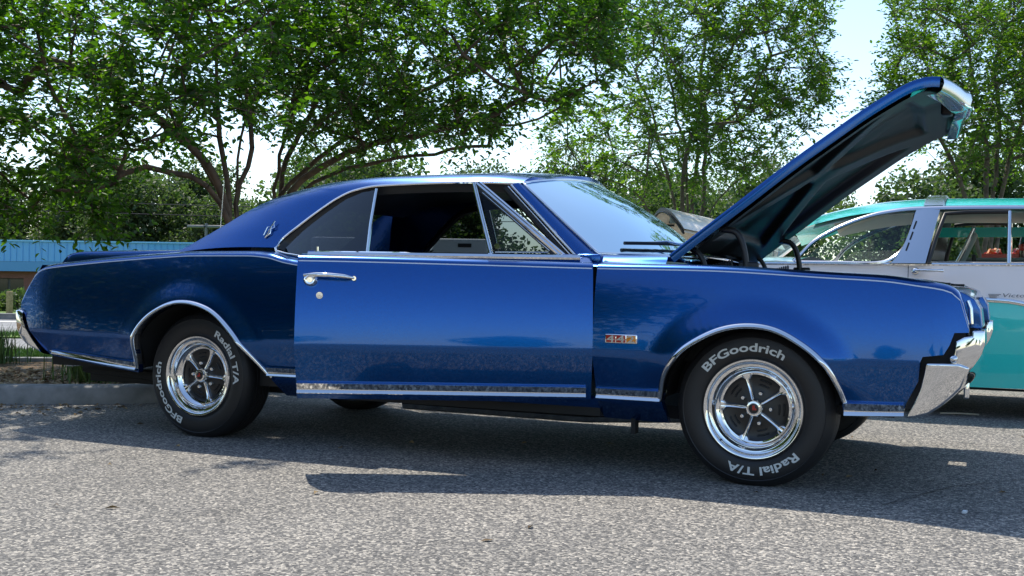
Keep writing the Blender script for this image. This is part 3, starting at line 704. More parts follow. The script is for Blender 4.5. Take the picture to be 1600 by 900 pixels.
# --- nose: bezels, headlamps, grille
bez = pts('.775,.832 .815,.815 .845,.795 .866,.755 .874,.69 .874,.682 .80,.682 .79,.75')
nose = extrude_xz('headlamp_bezel', bez, -.80, -.40, paint, car, .010, 3); extrude_xz('headlamp_bezel', bez, .40, .80, paint, car, .010, 3)
for s in (-1, 1):
    for yy in (.69, .50):
        V, F = lathe([(.001, -.02), (.05, -.014), (.078, .0), (.082, .012), (.085, 0.0)], 28); V = [(.838-y*1.0, s*yy+x, z*.55+.745) for x, y, z in V]; mesh('headlight', V, F, lens, car, 50)
    V, F = tube([(.822, s*.812, .79), (.833, s*.814, .76), (.836, s*.814, .70)], .009, 8); mesh('bezel_trim', V, F, chrome, car, 60)
mb = MB()
for k in range(7): mb.add(*box((.815, 0, .69+.02*k), (.02, .78, .006)))
mb.add(*box((.80, 0, .75), (.012, .8, .15))); mb.build('grille', black, car, 0)
P = [[(x+.05*(1-(y/.745)**2), y, z) for x, z in ((.70, .848), (.76, .842), (.79, .828), (.80, .80))] for y in np.linspace(-.745, .745, 15)]
V, F = grid(P); mesh('header_panel', V, F, paint, car, 50)
# --- hood
HN = np.array([(-.405, .968), (-.30, 1.050), (-.10, 1.200), (.13, 1.374), (.27, 1.472), (.404, 1.564), (.50, 1.622), (.57, 1.660), (.62, 1.679), (.665, 1.686), (.705, 1.683)])
H2 = resample(HN, .03); tg = np.gradient(H2, axis=0); tg /= np.linalg.norm(tg, axis=1)[:, None]; nr = np.stack([-tg[:, 1], tg[:, 0]], 1)
nh = len(H2); WH = .735
def hood_pt(i, u, off=0.0):
    q = H2[i]; m = nr[i]; s_ = i/(nh-1); crown = .045*(1-u*u)+.012*math.exp(-(u/.12)**2)
    x = q[0]+m[0]*(crown+off)+.075*(1-abs(u))*smoothstep((s_-.6)/.4)*tg[i][0]; z = q[1]+m[1]*(crown+off)+.075*(1-abs(u))*float(smoothstep((s_-.6)/.4))*tg[i][1]
    return (float(x), WH*u, float(z))
us = np.linspace(-1, 1, 41); P = []
for i in range(nh):
    P.append([hood_pt(i, -1.0, -.042), hood_pt(i, -1.003, -.02), hood_pt(i, -1.002, -.006)]+[hood_pt(i, u*.996) for u in us]+[hood_pt(i, 1.002, -.006), hood_pt(i, 1.003, -.02), hood_pt(i, 1.0, -.042)])
V, F = grid(P); m = len(P[0])
hood = mesh('hood', V, F, paint, car, 40, recalc=True)
# front lip folds down
P = []
for d, o in ((0, 0), (.012, -.012), (.016, -.035), (.008, -.075), (-.01, -.095), (-.05, -.10)):
    row = []
    for u in us:
        q = np.array(hood_pt(nh-1, u*.996)); t = tg[-1]; mm = nr[-1]; fall = 1-.25*abs(u)
        row.append((q[0]+t[0]*d+mm[0]*o*fall, q[1], q[2]+t[1]*d+mm[1]*o*fall))
    P.append(row)
V, F = grid(P); mesh('hood_lip', V, F, paint, hood, 50)
for u0_, u1_ in ((-.30, .30),):
    path = []
    for u in np.linspace(u0_, u1_, 9):
        q = np.array(hood_pt(nh-1, u)); path.append((q[0]+tg[-1][0]*.014+nr[-1][0]*-.07, q[1], q[2]+tg[-1][1]*.014+nr[-1][1]*-.07))
    V, F = tube(path, .007, 8); mesh('hood_lip_trim', V, F, chrome, hood, 60)
# inner panel with stamped braces
def brace_h(s_, u):
    d = 1e9
    segs = [((.10, -.88), (.50, -.10)), ((.10, .88), (.50, .10)), ((.50, -.10), (.88, -.86)), ((.50, .10), (.88, .86)), ((.08, -.9), (.92, -.9)), ((.08, .9), (.92, .9)), ((.08, -.9), (.08, .9)), ((.91, -.9), (.91, .9)), ((.50, -.15), (.50, .15))]
    for (a0_, b0_), (a1_, b1_) in segs:
        ax, ay, bx, by = a0_*1.5, b0_*.73, a1_*1.5, b1_*.73; px, py = s_*1.5, u*.73
        L2 = (bx-ax)**2+(by-ay)**2; t = max(0, min(1, ((px-ax)*(bx-ax)+(py-ay)*(by-ay))/L2)); d = min(d, math.hypot(px-ax-t*(bx-ax), py-ay-t*(by-ay)))
    return float(smoothstep((.105-d)/.05))
P = []; ih = np.linspace(0, nh-1, 110)
for fi in ih:
    i = int(fi); fr = fi-i; row = []; i2 = min(i+1, nh-1)
    for u in np.linspace(-.975, .975, 81):
        h = brace_h(fi/(nh-1), u); off = -.022-.034*h
        a = np.array(hood_pt(i, u, off)); b = np.array(hood_pt(i2, u, off)); row.append(tuple(a*(1-fr)+b*fr))
    P.append(row)
V, F = grid(P); hi_ = mesh('hood_inner_panel', V, F, gloss_black, hood, 60)
q = hood_pt(nh-4, 0, -.09); bevel_box('hood_latch', q, (.05, .09, .07), black, hood, .01)
for s in (-1, 1):
    y = s*.655
    for pth, rr in (([(-.20, y, 1.085), (-.135, y, 1.075), (-.098, y, 1.02), (-.082, y, .93), (-.08, y, .86)], .0145), ([(-.33, y, 1.0), (-.30, y, .985), (-.27, y, .94), (-.25, y, .86)], .012)):
        V, F = tube([tuple(q) for q in resample(pth, .02)], rr, 8); hg = mesh('hood_hinge', V, F, black, car, 50)
    sp2 = [(-.25+.20*t, y+.02*math.cos(t*110), .900+.055*t+.02*math.sin(t*110)) for t in np.linspace(0, .55, 90)]
    V, F = tube(sp2, .004, 5); mesh('hinge_spring', V, F, black, car, 60)
    bevel_box('hinge_plate', (-.07, y, .905), (.09, .02, .07), black, car, .008)
# --- emblems
bd = bevel_box('fender_badge', (-.552, -float(Wd(-.552, .6))-.004, .600), (.146, .010, .040), chrome, car, .004)
for k, mt in enumerate((red_enamel, red_enamel, orange_enamel)):
    bevel_box('badge_panel', (-.552-.046+.046*k, -float(Wd(-.552, .6))-.0085, .600), (.042, .004, .031), mt, bd, .0015, 2)
    V, F = text_mesh('442'[k], .052, .0015, .001); xm = (min(v[0] for v in V)+max(v[0] for v in V))/2; zm = (min(v[1] for v in V)+max(v[1] for v in V))/2
    V = [((v[0]-xm)*1.35-.598+.046*k, -float(Wd(-.552, .6))-.0115-v[2], (v[1]-zm)*.78+.600) for v in V]; mesh('badge_digit', V, F, brushed, bd, 0)
# small rocket-like emblem on the sail panel
def sail_y(z): return -(.775-(z-1.0)*.40)
emb = [[(-2.575, 1.052), (-2.545, 1.112), (-2.530, 1.140)], [(-2.585, 1.065), (-2.570, 1.108), (-2.545, 1.112), (-2.545, 1.075), (-2.575, 1.052)], [(-2.560, 1.09), (-2.525, 1.105), (-2.535, 1.125)]]
mb = MB()
for pl in emb: mb.add(*tube([(x, -.742+.28*(z-1.09), z) for x, z in pl], .0035, 6))
mb.build('sail_emblem', chrome, car)
# --- wheels
TP = [(.19, .03), (.203, .016), (.214, .004), (.222, -.003), (.240, -.0085), (.262, -.0105), (.283, -.0085), (.296, -.004), (.299, -.006), (.303, -.002), (.315, .008), (.324, .020), (.330, .034), (.3325, .046)]
tread = []
for k in range(5):
    a = .046+.0255*k; tread += [(.3325, a), (.3325, a+.019), (.325, a+.0205), (.325, a+.024)]
tread = tread[:-2]
ymid = (tread[0][1]+tread[-1][1])/2
tyre_prof = TP+tread[1:]+[(r, 2*ymid-y) for r, y in TP[::-1]]
def bend_text(body, th0, r, width, height, squash=1.0):
    V, F = text_mesh(body, 1.0, 0.0, .024, 4); x0, x1 = min(v[0] for v in V), max(v[0] for v in V); y1 = .70
    out = []
    for x, y, z in V:
        a = th0-((x-x0)/(x1-x0)-.5)*width/r; rr = r+(y/y1-.5)*height
        yo = -.0128
        out.append((rr*math.cos(a), yo, rr*math.sin(a)))
    return out, F
def make_wheel(name='wheel', spoke0=R(106), text0=R(101)):
    prof = [(.2125, .006), (.2115, -.004), (.207, -.009), (.2, -.0085), (.193, -.002), (.189, .008), (.183, .011), (.177, .012), (.172, .022), (.168, .034), (.160, .040), (.152, .046), (.148, .050)]
    V, F = lathe(prof, 96); rim = mesh(name, V, F, chrome, None, 40, recalc=True)
    V, F = lathe(tyre_prof, 96); mesh('tyre', V, F, rubber, rim, 30, recalc=True)
    V, F = lathe([(.15, .050), (.140, .058), (.12, .066), (.08, .064), (.05, .058), (.001, .056)], 64); mesh('wheel_disc', V, F, wheel_black, rim, 40)
    V, F = lathe([(.2, .02), (.19, .06), (.19, .2)], 48); mesh('rim_barrel', V, F, wheel_black, rim, 40)
    V, F = lathe([(.151, .050), (.147, .0445), (.141, .046), (.1385, .052), (.138, .06)], 80); mesh('inner_ring', V, F, chrome, rim, 40)
    sp = None
    for k in range(5):
        a = spoke0-R(72)*k; P = []
        for t in np.linspace(0, 1, 12):
            rr = .022+.124*t; w_ = .0105+.003*t+.022*smoothstep((t-.78)/.22)
            y_ = .036+.012*math.sin(math.pi*t*.9)-.0*t+.004*t
            row = []
            for u, dy in ((-1, .022), (-.75, .004), (-.45, -.002), (-.12, .001), (.12, .001), (.45, -.002), (.75, .004), (1, .022)):
                lx, ly = rr, u*w_; row.append((lx*math.cos(a)-ly*math.sin(a), y_+dy, lx*math.sin(a)+ly*math.cos(a)))
            P.append(row)
        V, F = grid(P); mesh('spoke', V, F, chrome, rim, 50, recalc=True)
        al = a+R(36); V, F = lathe([(.001, .034), (.006, .034), (.009, .038), (.0095, .06)], 6+6); V = [(x+.066*math.cos(al), y, z+.066*math.sin(al)) for x, y, z in V]; mesh('lug_nut', V, F, chrome, rim, 40)
        # pressed slots in the black disc
        for rr in (.098, .118):
            pth = [(rr*math.cos(al+b), .064, rr*math.sin(al+b)) for b in np.linspace(-.22, .22, 7)]
            V, F = tube(pth, .004, 6); mesh('disc_rib', V, F, wheel_black, rim, 60)
    V, F = lathe([(.001, .014), (.022, .014), (.0235, .011), (.030, .012), (.035, .018), (.038, .03), (.040, .058)], 40); mesh('hub_cap', V, F, chrome, rim, 40)
    V, F = lathe([(.001, .0125), (.018, .0125), (.021, .0138)], 32); mesh('hub_cap_centre', V, F, wheel_black, rim, 40)
    mb = MB(); mb.add(*box((0, .0115, .004), (.010, .003, .020))); mb.add(*box((.004, .0112, -.002), (.016, .003, .007))); mb.build('hub_emblem', red_enamel, rim, 0)
    V, F = tube([(-.13, .02, -.135), (-.135, -.005, -.14)], .004, 8); mesh('valve_stem', V, F, wheel_black, rim, 60)
    for body, th, wd in (('BFGoodrich', text0, .375), ('Radial T/A', text0+R(180), .315)):
        V, F = bend_text(body, th, .2585, wd, .0335); mesh('tyre_lettering', V, F, white_letter, rim, 0)
    return rim
def copy_tree(o, parent=None):
    c = o.copy(); COL.objects.link(c); c.parent = parent
    for ch_ in list(o.children): copy_tree(ch_, c)
    return c
WF = make_wheel(); WF.parent = car; WF.location = (0, -.85, .3225)
WR = copy_tree(WF, car); WR.location = (-2.921, -.85, .3225); WR.rotation_euler = (0, R(-106), 0)
for x, rz in ((0, .4), (-2.921, 1.3)):
    q = copy_tree(WF, car); q.location = (x, .85, .3225); q.rotation_euler = (0, rz, math.pi)

# ================================================================== TURQUOISE CAR (parked behind, facing the same way)
YT = 3.10
tcar = empty('turquoise_car', (0.4, YT+.92, 0))
tag(tcar, 'turquoise and white vintage car with chrome roof band behind the blue coupe', 'car')
OX, OY = -.4, -(YT+.92)
def tl(P): return [(x+OX, y+OY, z) for x, y, z in P]
def tmesh(name, V, F, mat, parent=None, smooth=40, **k):
    return mesh(name, tl(V), F, mat, parent or tcar, smooth, **k)
def both(fn):
    for s in (-1, 1): fn(s)
def ty(s, y):      # near-side Y -> either side
    return y if s < 0 else 2*(YT+.92)-y
XR, XF = -2.35, 2.75
sp_z = pchip([-2.4, -.5, .70, .93, 1.05, 1.4, 1.9, 2.75], [.80, .80, .770, .762, .742, .66, .72, .80])   # chrome spear line
tz_top = pchip([-2.4, -1.8, .3, 1.2, 2.2, 2.6, 2.75], [.90, .985, .99, .99, .965, .90, .70])
t_arch = {}
def t_low(x):
    z = .20+.02*abs(x-.2)*.3
    for xc in (-1.0, 1.95):
        d = abs(x-xc)
        if d < .40: z = max(z, .30+math.sqrt(max(0, .40**2-d*d))*.95)
    if x < -1.9: z = max(z, .20+(-1.9-x)*.25)
    return z
def tW(x, z):
    b = YT+.02*((z-.55)/.4)**2*(1 if z < .55 else 2.2)+.10*max(0, (abs(x-.2)-1.9)/.9)**2
    return b
xs = sorted(set([round(q, 4) for q in np.arange(XR, XF, .05)]+[XF]+[round(xc+.40*math.cos(a), 4) for xc in (-1.0, 1.95) for a in np.linspace(0, math.pi, 40)]))
def tside(s):
    for nm, f0, f1, mt in (('lower_body_side', t_low, lambda x: float(sp_z(x))-.012, teal), ('upper_body_side', lambda x: max(t_low(x), float(sp_z(x))+.012), lambda x: float(tz_top(x)), white_paint)):
        P = []
        for x in xs:
            a, b = f0(x), f1(x); b = max(b, a+.0005); P.append([(x, ty(s, tW(x, z)), z) for z in np.linspace(a, b, 12)]+([(x, ty(s, tW(x, b)+.03), b+.018), (x, ty(s, tW(x, b)+.10), b+.025)] if mt is white_paint else []))
        V, F = grid(P); tmesh(nm, V, F, mt, None, 40, recalc=True)
    P = []
    for x in np.arange(XR+.05, XF-.05, .05):
        z = float(sp_z(x)); P.append([(x, ty(s, tW(x, z)-o), z+d) for d, o in ((.017, -.003), (.015, .010), (.004, .015), (-.004, .015), (-.014, .009), (-.017, -.003))])
    V, F = grid(P); tmesh('side_spear', V, F, chrome, None, 40, recalc=True)
    P = [[(x, ty(s, tW(x, .99)+o), .998+d) for o, d in ((-.003, -.012), (-.008, -.004), (-.004, .006), (.02, .010))] for x in np.arange(-2.0, 1.5, .1)]
    V, F = grid(P); tmesh('belt_molding', V, F, chrome, None, 40, recalc=True)
    P = [[(x, ty(s, YT+.03), .20), (x, ty(s, YT+.045), .185), (x, ty(s, YT+.3), .18)] for x in np.arange(-.55, 1.56, .1)]
    V, F = grid(P); tmesh('rocker_panel', V, F, black, None, 40)
    V, F = box((.668, ty(s, YT-.001), .885), (.006, .004, .20)); 
    # door seam
    for x in (.338,):
        V, F = grid([[(x-.002, ty(s, tW(x, z)-.0012), z), (x+.002, ty(s, tW(x, z)-.0012), z)] for z in np.linspace(.25, .99, 10)]); tmesh('door_seam', V, F, black, None, 0)
    hb = tube([(.372, ty(s, YT-.018), .951), (.42, ty(s, YT-.035), .953), (.52, ty(s, YT-.032), .953), (.556, ty(s, YT-.015), .951)], [.008, .010, .009, .012], 8)
    h = tmesh('door_handle', *hb, chrome, None, 50)
    V, F = lathe([(.001, -.03), (.014, -.03), (.022, -.02), (.025, 0)], 20); V = [(x*1.2+.388, ty(s, YT)+(y if s < 0 else -y), z*1.1+.944) for x, y, z in V]; tmesh('handle_button', V, F, chrome, h, 50)
both(tside)
# script and emblem on the near door
V, F = text_mesh('Victoria', .055, .001, .0); x0 = min(v[0] for v in V); V = [((x-x0)*1.15+.905+.25*y, YT-.006-z*.5, y*.62+.787) for x, y, z in V]; tmesh('door_script', V, F, grey_enamel, None, 0)
mb = MB()
for k in range(3): mb.add(*box((.865-.004*k, YT-.004, .803-.008*k), (.075-.016*k, .005, .004)))
mb.build('door_emblem', grey_enamel, tcar, 0); bpy.data.objects['door_emblem'].location = (OX, OY, 0)
# roof, rails and pillars
TR = np.array([(-.41, 3.15, 1.005), (-.38, 3.16, 1.035), (-.292, 3.2, 1.136), (-.172, 3.25, 1.217), (-.007, 3.28, 1.292), (.158, 3.3, 1.340), (.363, 3.305, 1.363), (.564, 3.305, 1.366), (1.03, 3.31, 1.362), (1.45, 3.315, 1.335), (1.62, 3.325, 1.31)])
tr = resample(TR, .04)
def trail(s):
    P = []; tg = np.gradient(tr, axis=0); tg /= np.linalg.norm(tg, axis=1)[:, None]
    for p, t in zip(tr, tg):
        nn = np.array([-t[2], 0, t[0]]); nn /= np.linalg.norm(nn)
        P.append([(q[0], ty(s, q[1]), q[2]) for q in (p-nn*.004+np.array([0, .03, 0]), p+np.array([0, -.006, 0]), p+nn*.012+np.array([0, -.002, 0]), p+nn*.022+np.array([0, .012, 0]), p+nn*.026+np.array([0, .04, 0]))])
    V, F = grid(P); tmesh('roof_rail', V, F, brushed, None, 45, recalc=True)
    # rear quarter window frame, lower
    fr = resample(np.array([(-.395, 3.12, 1.012), (-.1, 3.11, 1.010), (.10, 3.10, 1.006), (.18, 3.105, 1.015), (.245, 3.13, 1.047), (.29, 3.17, 1.10), (.318, 3.205, 1.158), (.345, 3.26, 1.26), (.36, 3.295, 1.345)]), .03)
    P = []; tg = np.gradient(fr, axis=0); tg /= np.linalg.norm(tg, axis=1)[:, None]
    for i, (p, t) in enumerate(zip(fr, tg)):
        nn = np.array([t[2], 0, -t[0]])
        P.append([(q[0], ty(s, q[1]), q[2]) for q in (p-nn*.003, p+nn*.004+np.array([0, -.008, 0]), p+nn*.016+np.array([0, -.008, 0]), p+nn*.02)])
    V, F = grid(P); tmesh('quarter_window_frame', V, F, brushed, None, 45, recalc=True)
    # wide B post (lower end of the roof band)
    P = []
    for t in np.linspace(0, 1, 12):
        z = 1.0+.37*t; y = YT+.005+.20*t**1.1; xa = .255+.11*t**.7+(.03*(1-t)**4*-1); xb = .452+.075*t; P.append([(x, ty(s, y+dy), z) for x, dy in ((xa, .03), (xa+.006, .0), (xa+(xb-xa)*.5, -.006), (xb-.006, 0), (xb, .03), (xb+.0, .09))])
    V, F = grid(P); bpst = tmesh('roof_band_post', V, F, brushed, None, 40, recalc=True)
    for k in range(3):
        t = .30+.20*k; z = 1.0+.37*t; xa = .255+.11*t**.7
        V, F = box((0, 0, 0), (.010, .004, .062)); m = Matrix.Translation((xa+.028, ty(s, YT+.005+.20*t**1.1-.004), z)) @ Matrix.Rotation(R(16), 4, 'Y') @ Matrix.Rotation(R(-28 if s < 0 else 28), 4, 'X')
        tmesh('band_slot', [tuple(m @ Vector(v)) for v in V], F, black, bpst, 0)
    V, F = tube([(.462, ty(s, YT+.02), 1.0), (.50, ty(s, YT+.10), 1.16), (.552, ty(s, YT+.20), 1.335), (.70, ty(s, YT+.205), 1.345), (.95, ty(s, YT+.205), 1.345)], .015, 8); tmesh('door_window_seal', V, F, black, None, 50)
    V, F = tube([(.945, ty(s, YT+.02), 1.0), (.945, ty(s, YT+.20), 1.345)], .012, 8); tmesh('vent_window_post', V, F, chrome, None, 50)
    V, F = tube([(1.62, ty(s, 3.325), 1.31), (1.66, ty(s, 3.2), 1.12), (1.55, ty(s, 3.13), 1.0)], .028, 8); tmesh('windshield_pillar', V, F, brushed, None, 50)
    gl = [(-.37, 3.13, 1.015), (.14, 3.11, 1.01), (.24, 3.14, 1.05), (.315, 3.21, 1.16), (.35, 3.30, 1.335), (.158, 3.31, 1.325), (-.045, 3.28, 1.26), (-.2, 3.22, 1.15)]
    tmesh('quarter_window', [(x, ty(s, y), z) for x, y, z in gl], [tuple(range(8))], glass_clear, None, 0)
both(trail)
TRZ = pchip([-.66, -.45, -.22, 0, .2, .45, 1.03, 1.45, 1.62], [1.215, 1.295, 1.362, 1.405, 1.428, 1.44, 1.434, 1.405, 1.365]); P = []
for x in np.linspace(-.62, 1.62, 46):
    z0 = float(TRZ(x)); y0 = 3.36
    y0 = 3.36+.06*max(0, -.1-x)
    row = []
    for t in np.linspace(-1, 1, 19): row.append((x, (YT+.92)+t*(YT+.92-y0), z0-.062+.100*(1-abs(t)**2.8)))
    P.append(row)
V, F = grid(P); troof = tmesh('roof', V, F, teal, None, 45, recalc=True)
V, F = grid([[(x, y, z-.03) for x, y, z in r] for r in P[6:]]); tmesh('headliner', V, F, cream_vinyl, None, 45)
V, F = grid([[(x+dx, y, z+h_) for dx, h_ in ((-.068, -.004), (-.06, .014), (.06, .014), (.068, -.004))] for (x, y, z) in [(.476, (YT+.92)+t*(YT+.92-3.33), 1.380+.104*(1-abs(t)**2.8)) for t in np.linspace(-1, 1, 25)]]); tmesh('roof_band', V, F, brushed, None, 45, recalc=True)
# rear window, deck, hood, glass
V, F = grid([[(-.62-.30*t, (YT+.92)+u*.60*(1+.12*t), 1.215+.03*(1-u*u)-(.215)*t) for u in np.linspace(-1, 1, 13)] for t in np.linspace(0, 1, 6)]); tmesh('rear_window', V, F, glass_ws, None, 60)
for s in (-1, 1):
    V, F = tube([(-.60, ty(s, 3.40), 1.235), (-.76, ty(s, 3.34), 1.12), (-.93, ty(s, 3.30), 1.0)], .02, 8); tmesh('rear_window_frame', V, F, brushed, None, 50)
V, F = grid([[(x, (YT+.92)+u*.83, z+.05*(1-u*u)) for u in np.linspace(-1, 1, 15)] for x, z in ((-2.33, .80), (-2.25, .90), (-2.0, .96), (-1.4, 1.0), (-.9, 1.01), (-.4, 1.01))]); tmesh('rear_deck', V, F, white_paint, None, 50)
V, F = grid([[(x, (YT+.92)+u*.83, z+.06*(1-u*u)) for u in np.linspace(-1, 1, 15)] for x, z in ((1.5, 1.0), (1.9, .995), (2.3, .97), (2.6, .91), (2.73, .78))]); tmesh('hood', V, F, white_paint, None, 50)
V, F = grid([[(1.62-.06*t+.16*math.sin(math.pi*t)*.3, (YT+.92)+u*(.60+.2*t), 1.34-.34*t) for u in np.linspace(-1, 1, 13)] for t in np.linspace(0, 1, 6)]); tmesh('windshield', V, F, glass_clear, None, 60)
V, F = grid([[(XF+.03, (YT+.92)+u*.80, z) for u in np.linspace(-1, 1, 9)] for z in (.45, .6, .75, .85)]); tmesh('front_panel', V, F, teal, None, 0)
bevel_box('front_bumper', (2.83+OX, 0, .42), (.12, 1.84, .16), chrome, tcar, .05, 4); bevel_box('rear_bumper', (-2.42+OX, 0, .42), (.12, 1.84, .16), chrome, tcar, .05, 4)
V, F = box((.2, YT+.92, .27), (4.6, 1.4, .08)); tmesh('floor_pan', V, F, under, None, 0)
for cx in (.80, -.35):
    o = bevel_box('seat', (cx+OX, 0, .52), (.5, 1.3, .2), cream_vinyl, tcar, .05, 4); bevel_box('seat_back', (cx-.27+OX, 0, .80), (.14, 1.3, .42), grey_vinyl, o, .05, 4, rot=Matrix.Rotation(R(-12), 4, 'Y'))
# far-side interior: cream quarter trim with its window cut-out edge, raised seat frame
bevel_box('folded_seat_frame', (.64+OX, .10, 1.09), (.05, .30, .34), grey_vinyl, tcar, .015, 3, rot=Matrix.Rotation(R(24), 4, 'Y'))
V, F = tube([(.58+OX, -.06, .98), (.64+OX, -.06, 1.10), (.71+OX, -.06, 1.27)], .014, 8); mesh('seat_rail', V, F, chrome, tcar, 50)
V, F = box((.85+OX, .58, 1.27), (.95, .03, .075)); mesh('far_sun_strip', V, F, teal, tcar, 0)
V, F = box((.95+OX, .80, 1.045), (.9, .05, .03)); mesh('far_door_top', V, F, grey_vinyl, tcar, 0)
# wheels
wt = bpy.data.objects
WT = [(r, y) for r, y in tyre_prof]
def twheel(x, s):
    V, F = lathe(WT, 56); o = mesh('wheel', V, F, rubber, tcar, 30, recalc=True); o.location = (x+OX, s*.80, .33); o.rotation_euler = (0, 0, 0 if s < 0 else math.pi)
    V, F = lathe([(.205, .01), (.2, .002), (.17, .006), (.14, .012), (.10, -.004), (.05, -.016), (.001, -.02)], 40); mesh('hub_cap', V, F, chrome, o, 50)
    V, F = lathe([(.285, -.0095), (.262, -.0118), (.24, -.0095), (.235, -.007)], 48); mesh('white_wall', V, F, white_letter, o, 50)
for x in (-1.0, 1.95):
    for s in (-1, 1): twheel(x, s)
# serving tray clipped to the far door, with food basket and cola bottle
tray = empty('serving_tray', (.93, 4.78, 1.065)); tag(tray, 'grey car window tray holding red food baskets, seen through turquoise car', 'tray')
bevel_box('tray_top', (0, 0, 0), (.62, .34, .022), grey_vinyl, tray, .006); bevel_box('tray_clip', (-.24, -.16, .005), (.03, .03, .06), black, tray, .006)
def basket(x, y, label):
    b = empty('food_basket', (.93+x, 4.78+y, 1.078)); tag(b, label, 'food basket', 'food baskets on the window tray')
    mb = MB(); mb.add(*box((0, 0, .004), (.17, .12, .008)))
    for a, c, s_ in (((0, -.06, .016), 0, (.17, .006, .03)), ((0, .06, .016), 0, (.17, .006, .03)), ((-.085, 0, .016), 0, (.006, .12, .03)), ((.085, 0, .016), 0, (.006, .12, .03))): mb.add(*box(a, s_))
    mb.build('basket', red_enamel, b, 0)
    for k in range(14):
        v, f = tube([(random.uniform(-.07, .07), random.uniform(-.05, .05), .03), (random.uniform(-.06, .06), random.uniform(-.04, .04), random.uniform(.05, .07))], .012, 6); mesh('food_piece', v, f, principled('food', random.choice([(.7, .12, .05), (.75, .62, .48), (.7, .3, .12)]), .6) if k < 3 else random.choice([MATS['food'], MATS['food'], cream_vinyl, red_enamel]), b, 50)
basket(-.10, -.03, 'red basket of fried food on the window tray, left one'); basket(.10, .02, 'red basket of fried food on the window tray beside the bottle')
V, F = lathe([(.001, 0), (.03, 0), (.031, .01), (.029, .06), (.031, .10), (.024, .14), (.012, .175), (.0115, .205), (.013, .21), (.001, .212)], 20); V = [(x, z, y) for x, y, z in V]
bt = mesh('soda_bottle', V, F, principled('cola_glass', (.02, .012, .01), .08, Coat_Weight=1.0), None, 50); bt.location = (1.035, 4.72, 1.078); tag(bt, 'small dark glass soda bottle standing on the window tray', 'bottle')
V, F = lathe([(.0315, .055), (.0322, .06), (.0322, .1), (.0315, .105)], 20); V = [(x, z, y) for x, y, z in V]; mesh('bottle_label', V, F, red_enamel, bt, 50)

# ================================================================== CREAM ROADSTER with raised hood
cc = empty('cream_roadster', (-1.85, 5.75, 0), R(213)); tag(cc, 'cream car with raised rounded hood, mostly hidden behind the blue coupe', 'car')
# local +x = nose direction
P = []
for x in np.linspace(-2.9, .55, 40):
    hh = float(np.interp(x, [-2.9, -2.6, -1.9, -1.2, -.9, 0, .4, .55], [.55, .78, .86, .86, .90, .88, .80, .60])); ww = float(np.interp(x, [-2.9, -2.4, -1, .2, .55], [.55, .72, .78, .76, .60])); lo = .25
    P.append([(x, y, z) for y, z in ((-ww*.92, lo), (-ww, .42), (-ww, .62), (-ww*.94, hh-.10), (-ww*.80, hh-.02), (-ww*.45, hh), (ww*.45, hh), (ww*.80, hh-.02), (ww*.94, hh-.10), (ww, .62), (ww, .42), (ww*.92, lo))])
V, F = grid(P, True); m = len(P[0]); F.append(tuple(range(m))); F.append(tuple((len(P)-1)*m+j for j in range(m))[::-1]); mesh('body', V, F, cream, cc, 50, recalc=True)
for x in (.05, -2.3):
    for s in (-1, 1):
        V, F = lathe(WT, 40); o = mesh('wheel', V, F, rubber, cc, 30, recalc=True); o.location = (x, s*.80, .33); o.rotation_euler = (0, 0, 0 if s < 0 else math.pi)
        V, F = lathe([(.2, .01), (.1, -.01), (.001, -.015)], 28); mesh('hub_cap', V, F, chrome, o, 50)
V, F = grid([[(-1.15+.08*(1-u*u)-.12*t, u*.6, .88+.18*t) for u in np.linspace(-1, 1, 9)] for t in np.linspace(0, 1, 4)]); mesh('windshield', V, F, glass_clear, cc, 60)
def shell(off):
    P = []
    for t in np.linspace(0, 1, 14):
        row = []
        for u in np.linspace(-1, 1, 31):
            x = .30-1.0*t; y = .57*u*(1+.05*t); z = 1.57-.20*t-.225*abs(u)**2.0*(1-.1*t)-off; row.append((x-.05*u*u*(1-t), y, z))
        P.append(row)
    return P
A_ = shell(0); B2 = shell(.03)
V, F = grid(A_); ho = mesh('hood', V, F, cream, cc, 60, recalc=True)
V, F = grid(B2); mesh('hood_underside', V, F, tan_in, ho, 60)
V, F = grid([A_[0], B2[0]]); mesh('hood_front_seal', V, F, black, ho, 60)
V, F = tube([(p[0]+.004, p[1], p[2]-.012) for p in B2[0]], .011, 6); mesh('hood_seal', V, F, black, ho, 60)
for x, y in ((.12, -.22), (.12, -.29), (.12, -.36), (.02, .34)):
    V, F = box((x, y, 1.57-.06-.225*(y/.57)**2-.033), (.07, .02 if y < 0 else .05, .02)); mesh('underside_slot', V, F, black, ho, 0)
bevel_box('hood_latch', (.20, .05, 1.47), (.05, .07, .10), grey_vinyl, ho, .01)
for s in (-1, 1):
    V, F = tube([(-.66, s*.45, 1.25), (-.75, s*.48, .88)], .018, 8); mesh('hood_prop', V, F, black, ho, 60)

# ================================================================== WHITE TRAILER seen through the cabin
tx, ty_ = cf(-1.35, 13.2)
tr_ = empty('white_trailer', (tx, ty_, 0), YAW); tag(tr_, 'low white trailer with black lettering, seen through the blue car windows', 'trailer')
white_panel = principled('white_panel', (.72, .73, .74), .45); lettering = principled('black_lettering', (.01, .01, .01), .5)
bevel_box('trailer_body', (0, .6, .84), (2.1, 1.2, 1.02), white_panel, tr_, .03)
V, F = text_mesh('AY', .22, .002, .006); V = [(x*1.7+.02-.10+.0, -.004-z, y+1.05) for x, y, z in V]; mesh('lettering', V, F, lettering, tr_, 0)
V, F = box((.78, -.004, 1.27), (.16, .01, .045)); mesh('vent', V, F, lettering, tr_, 0)
for x in (-.5, .5):
    V, F = lathe([(.001, -.02), (.10, -.02), (.11, 0), (.19, -.01), (.2, .03), (.2, .12), (.001, .12)], 28); o = mesh('wheel', V, F, rubber, tr_, 40); o.location = (x, -.02, .205)

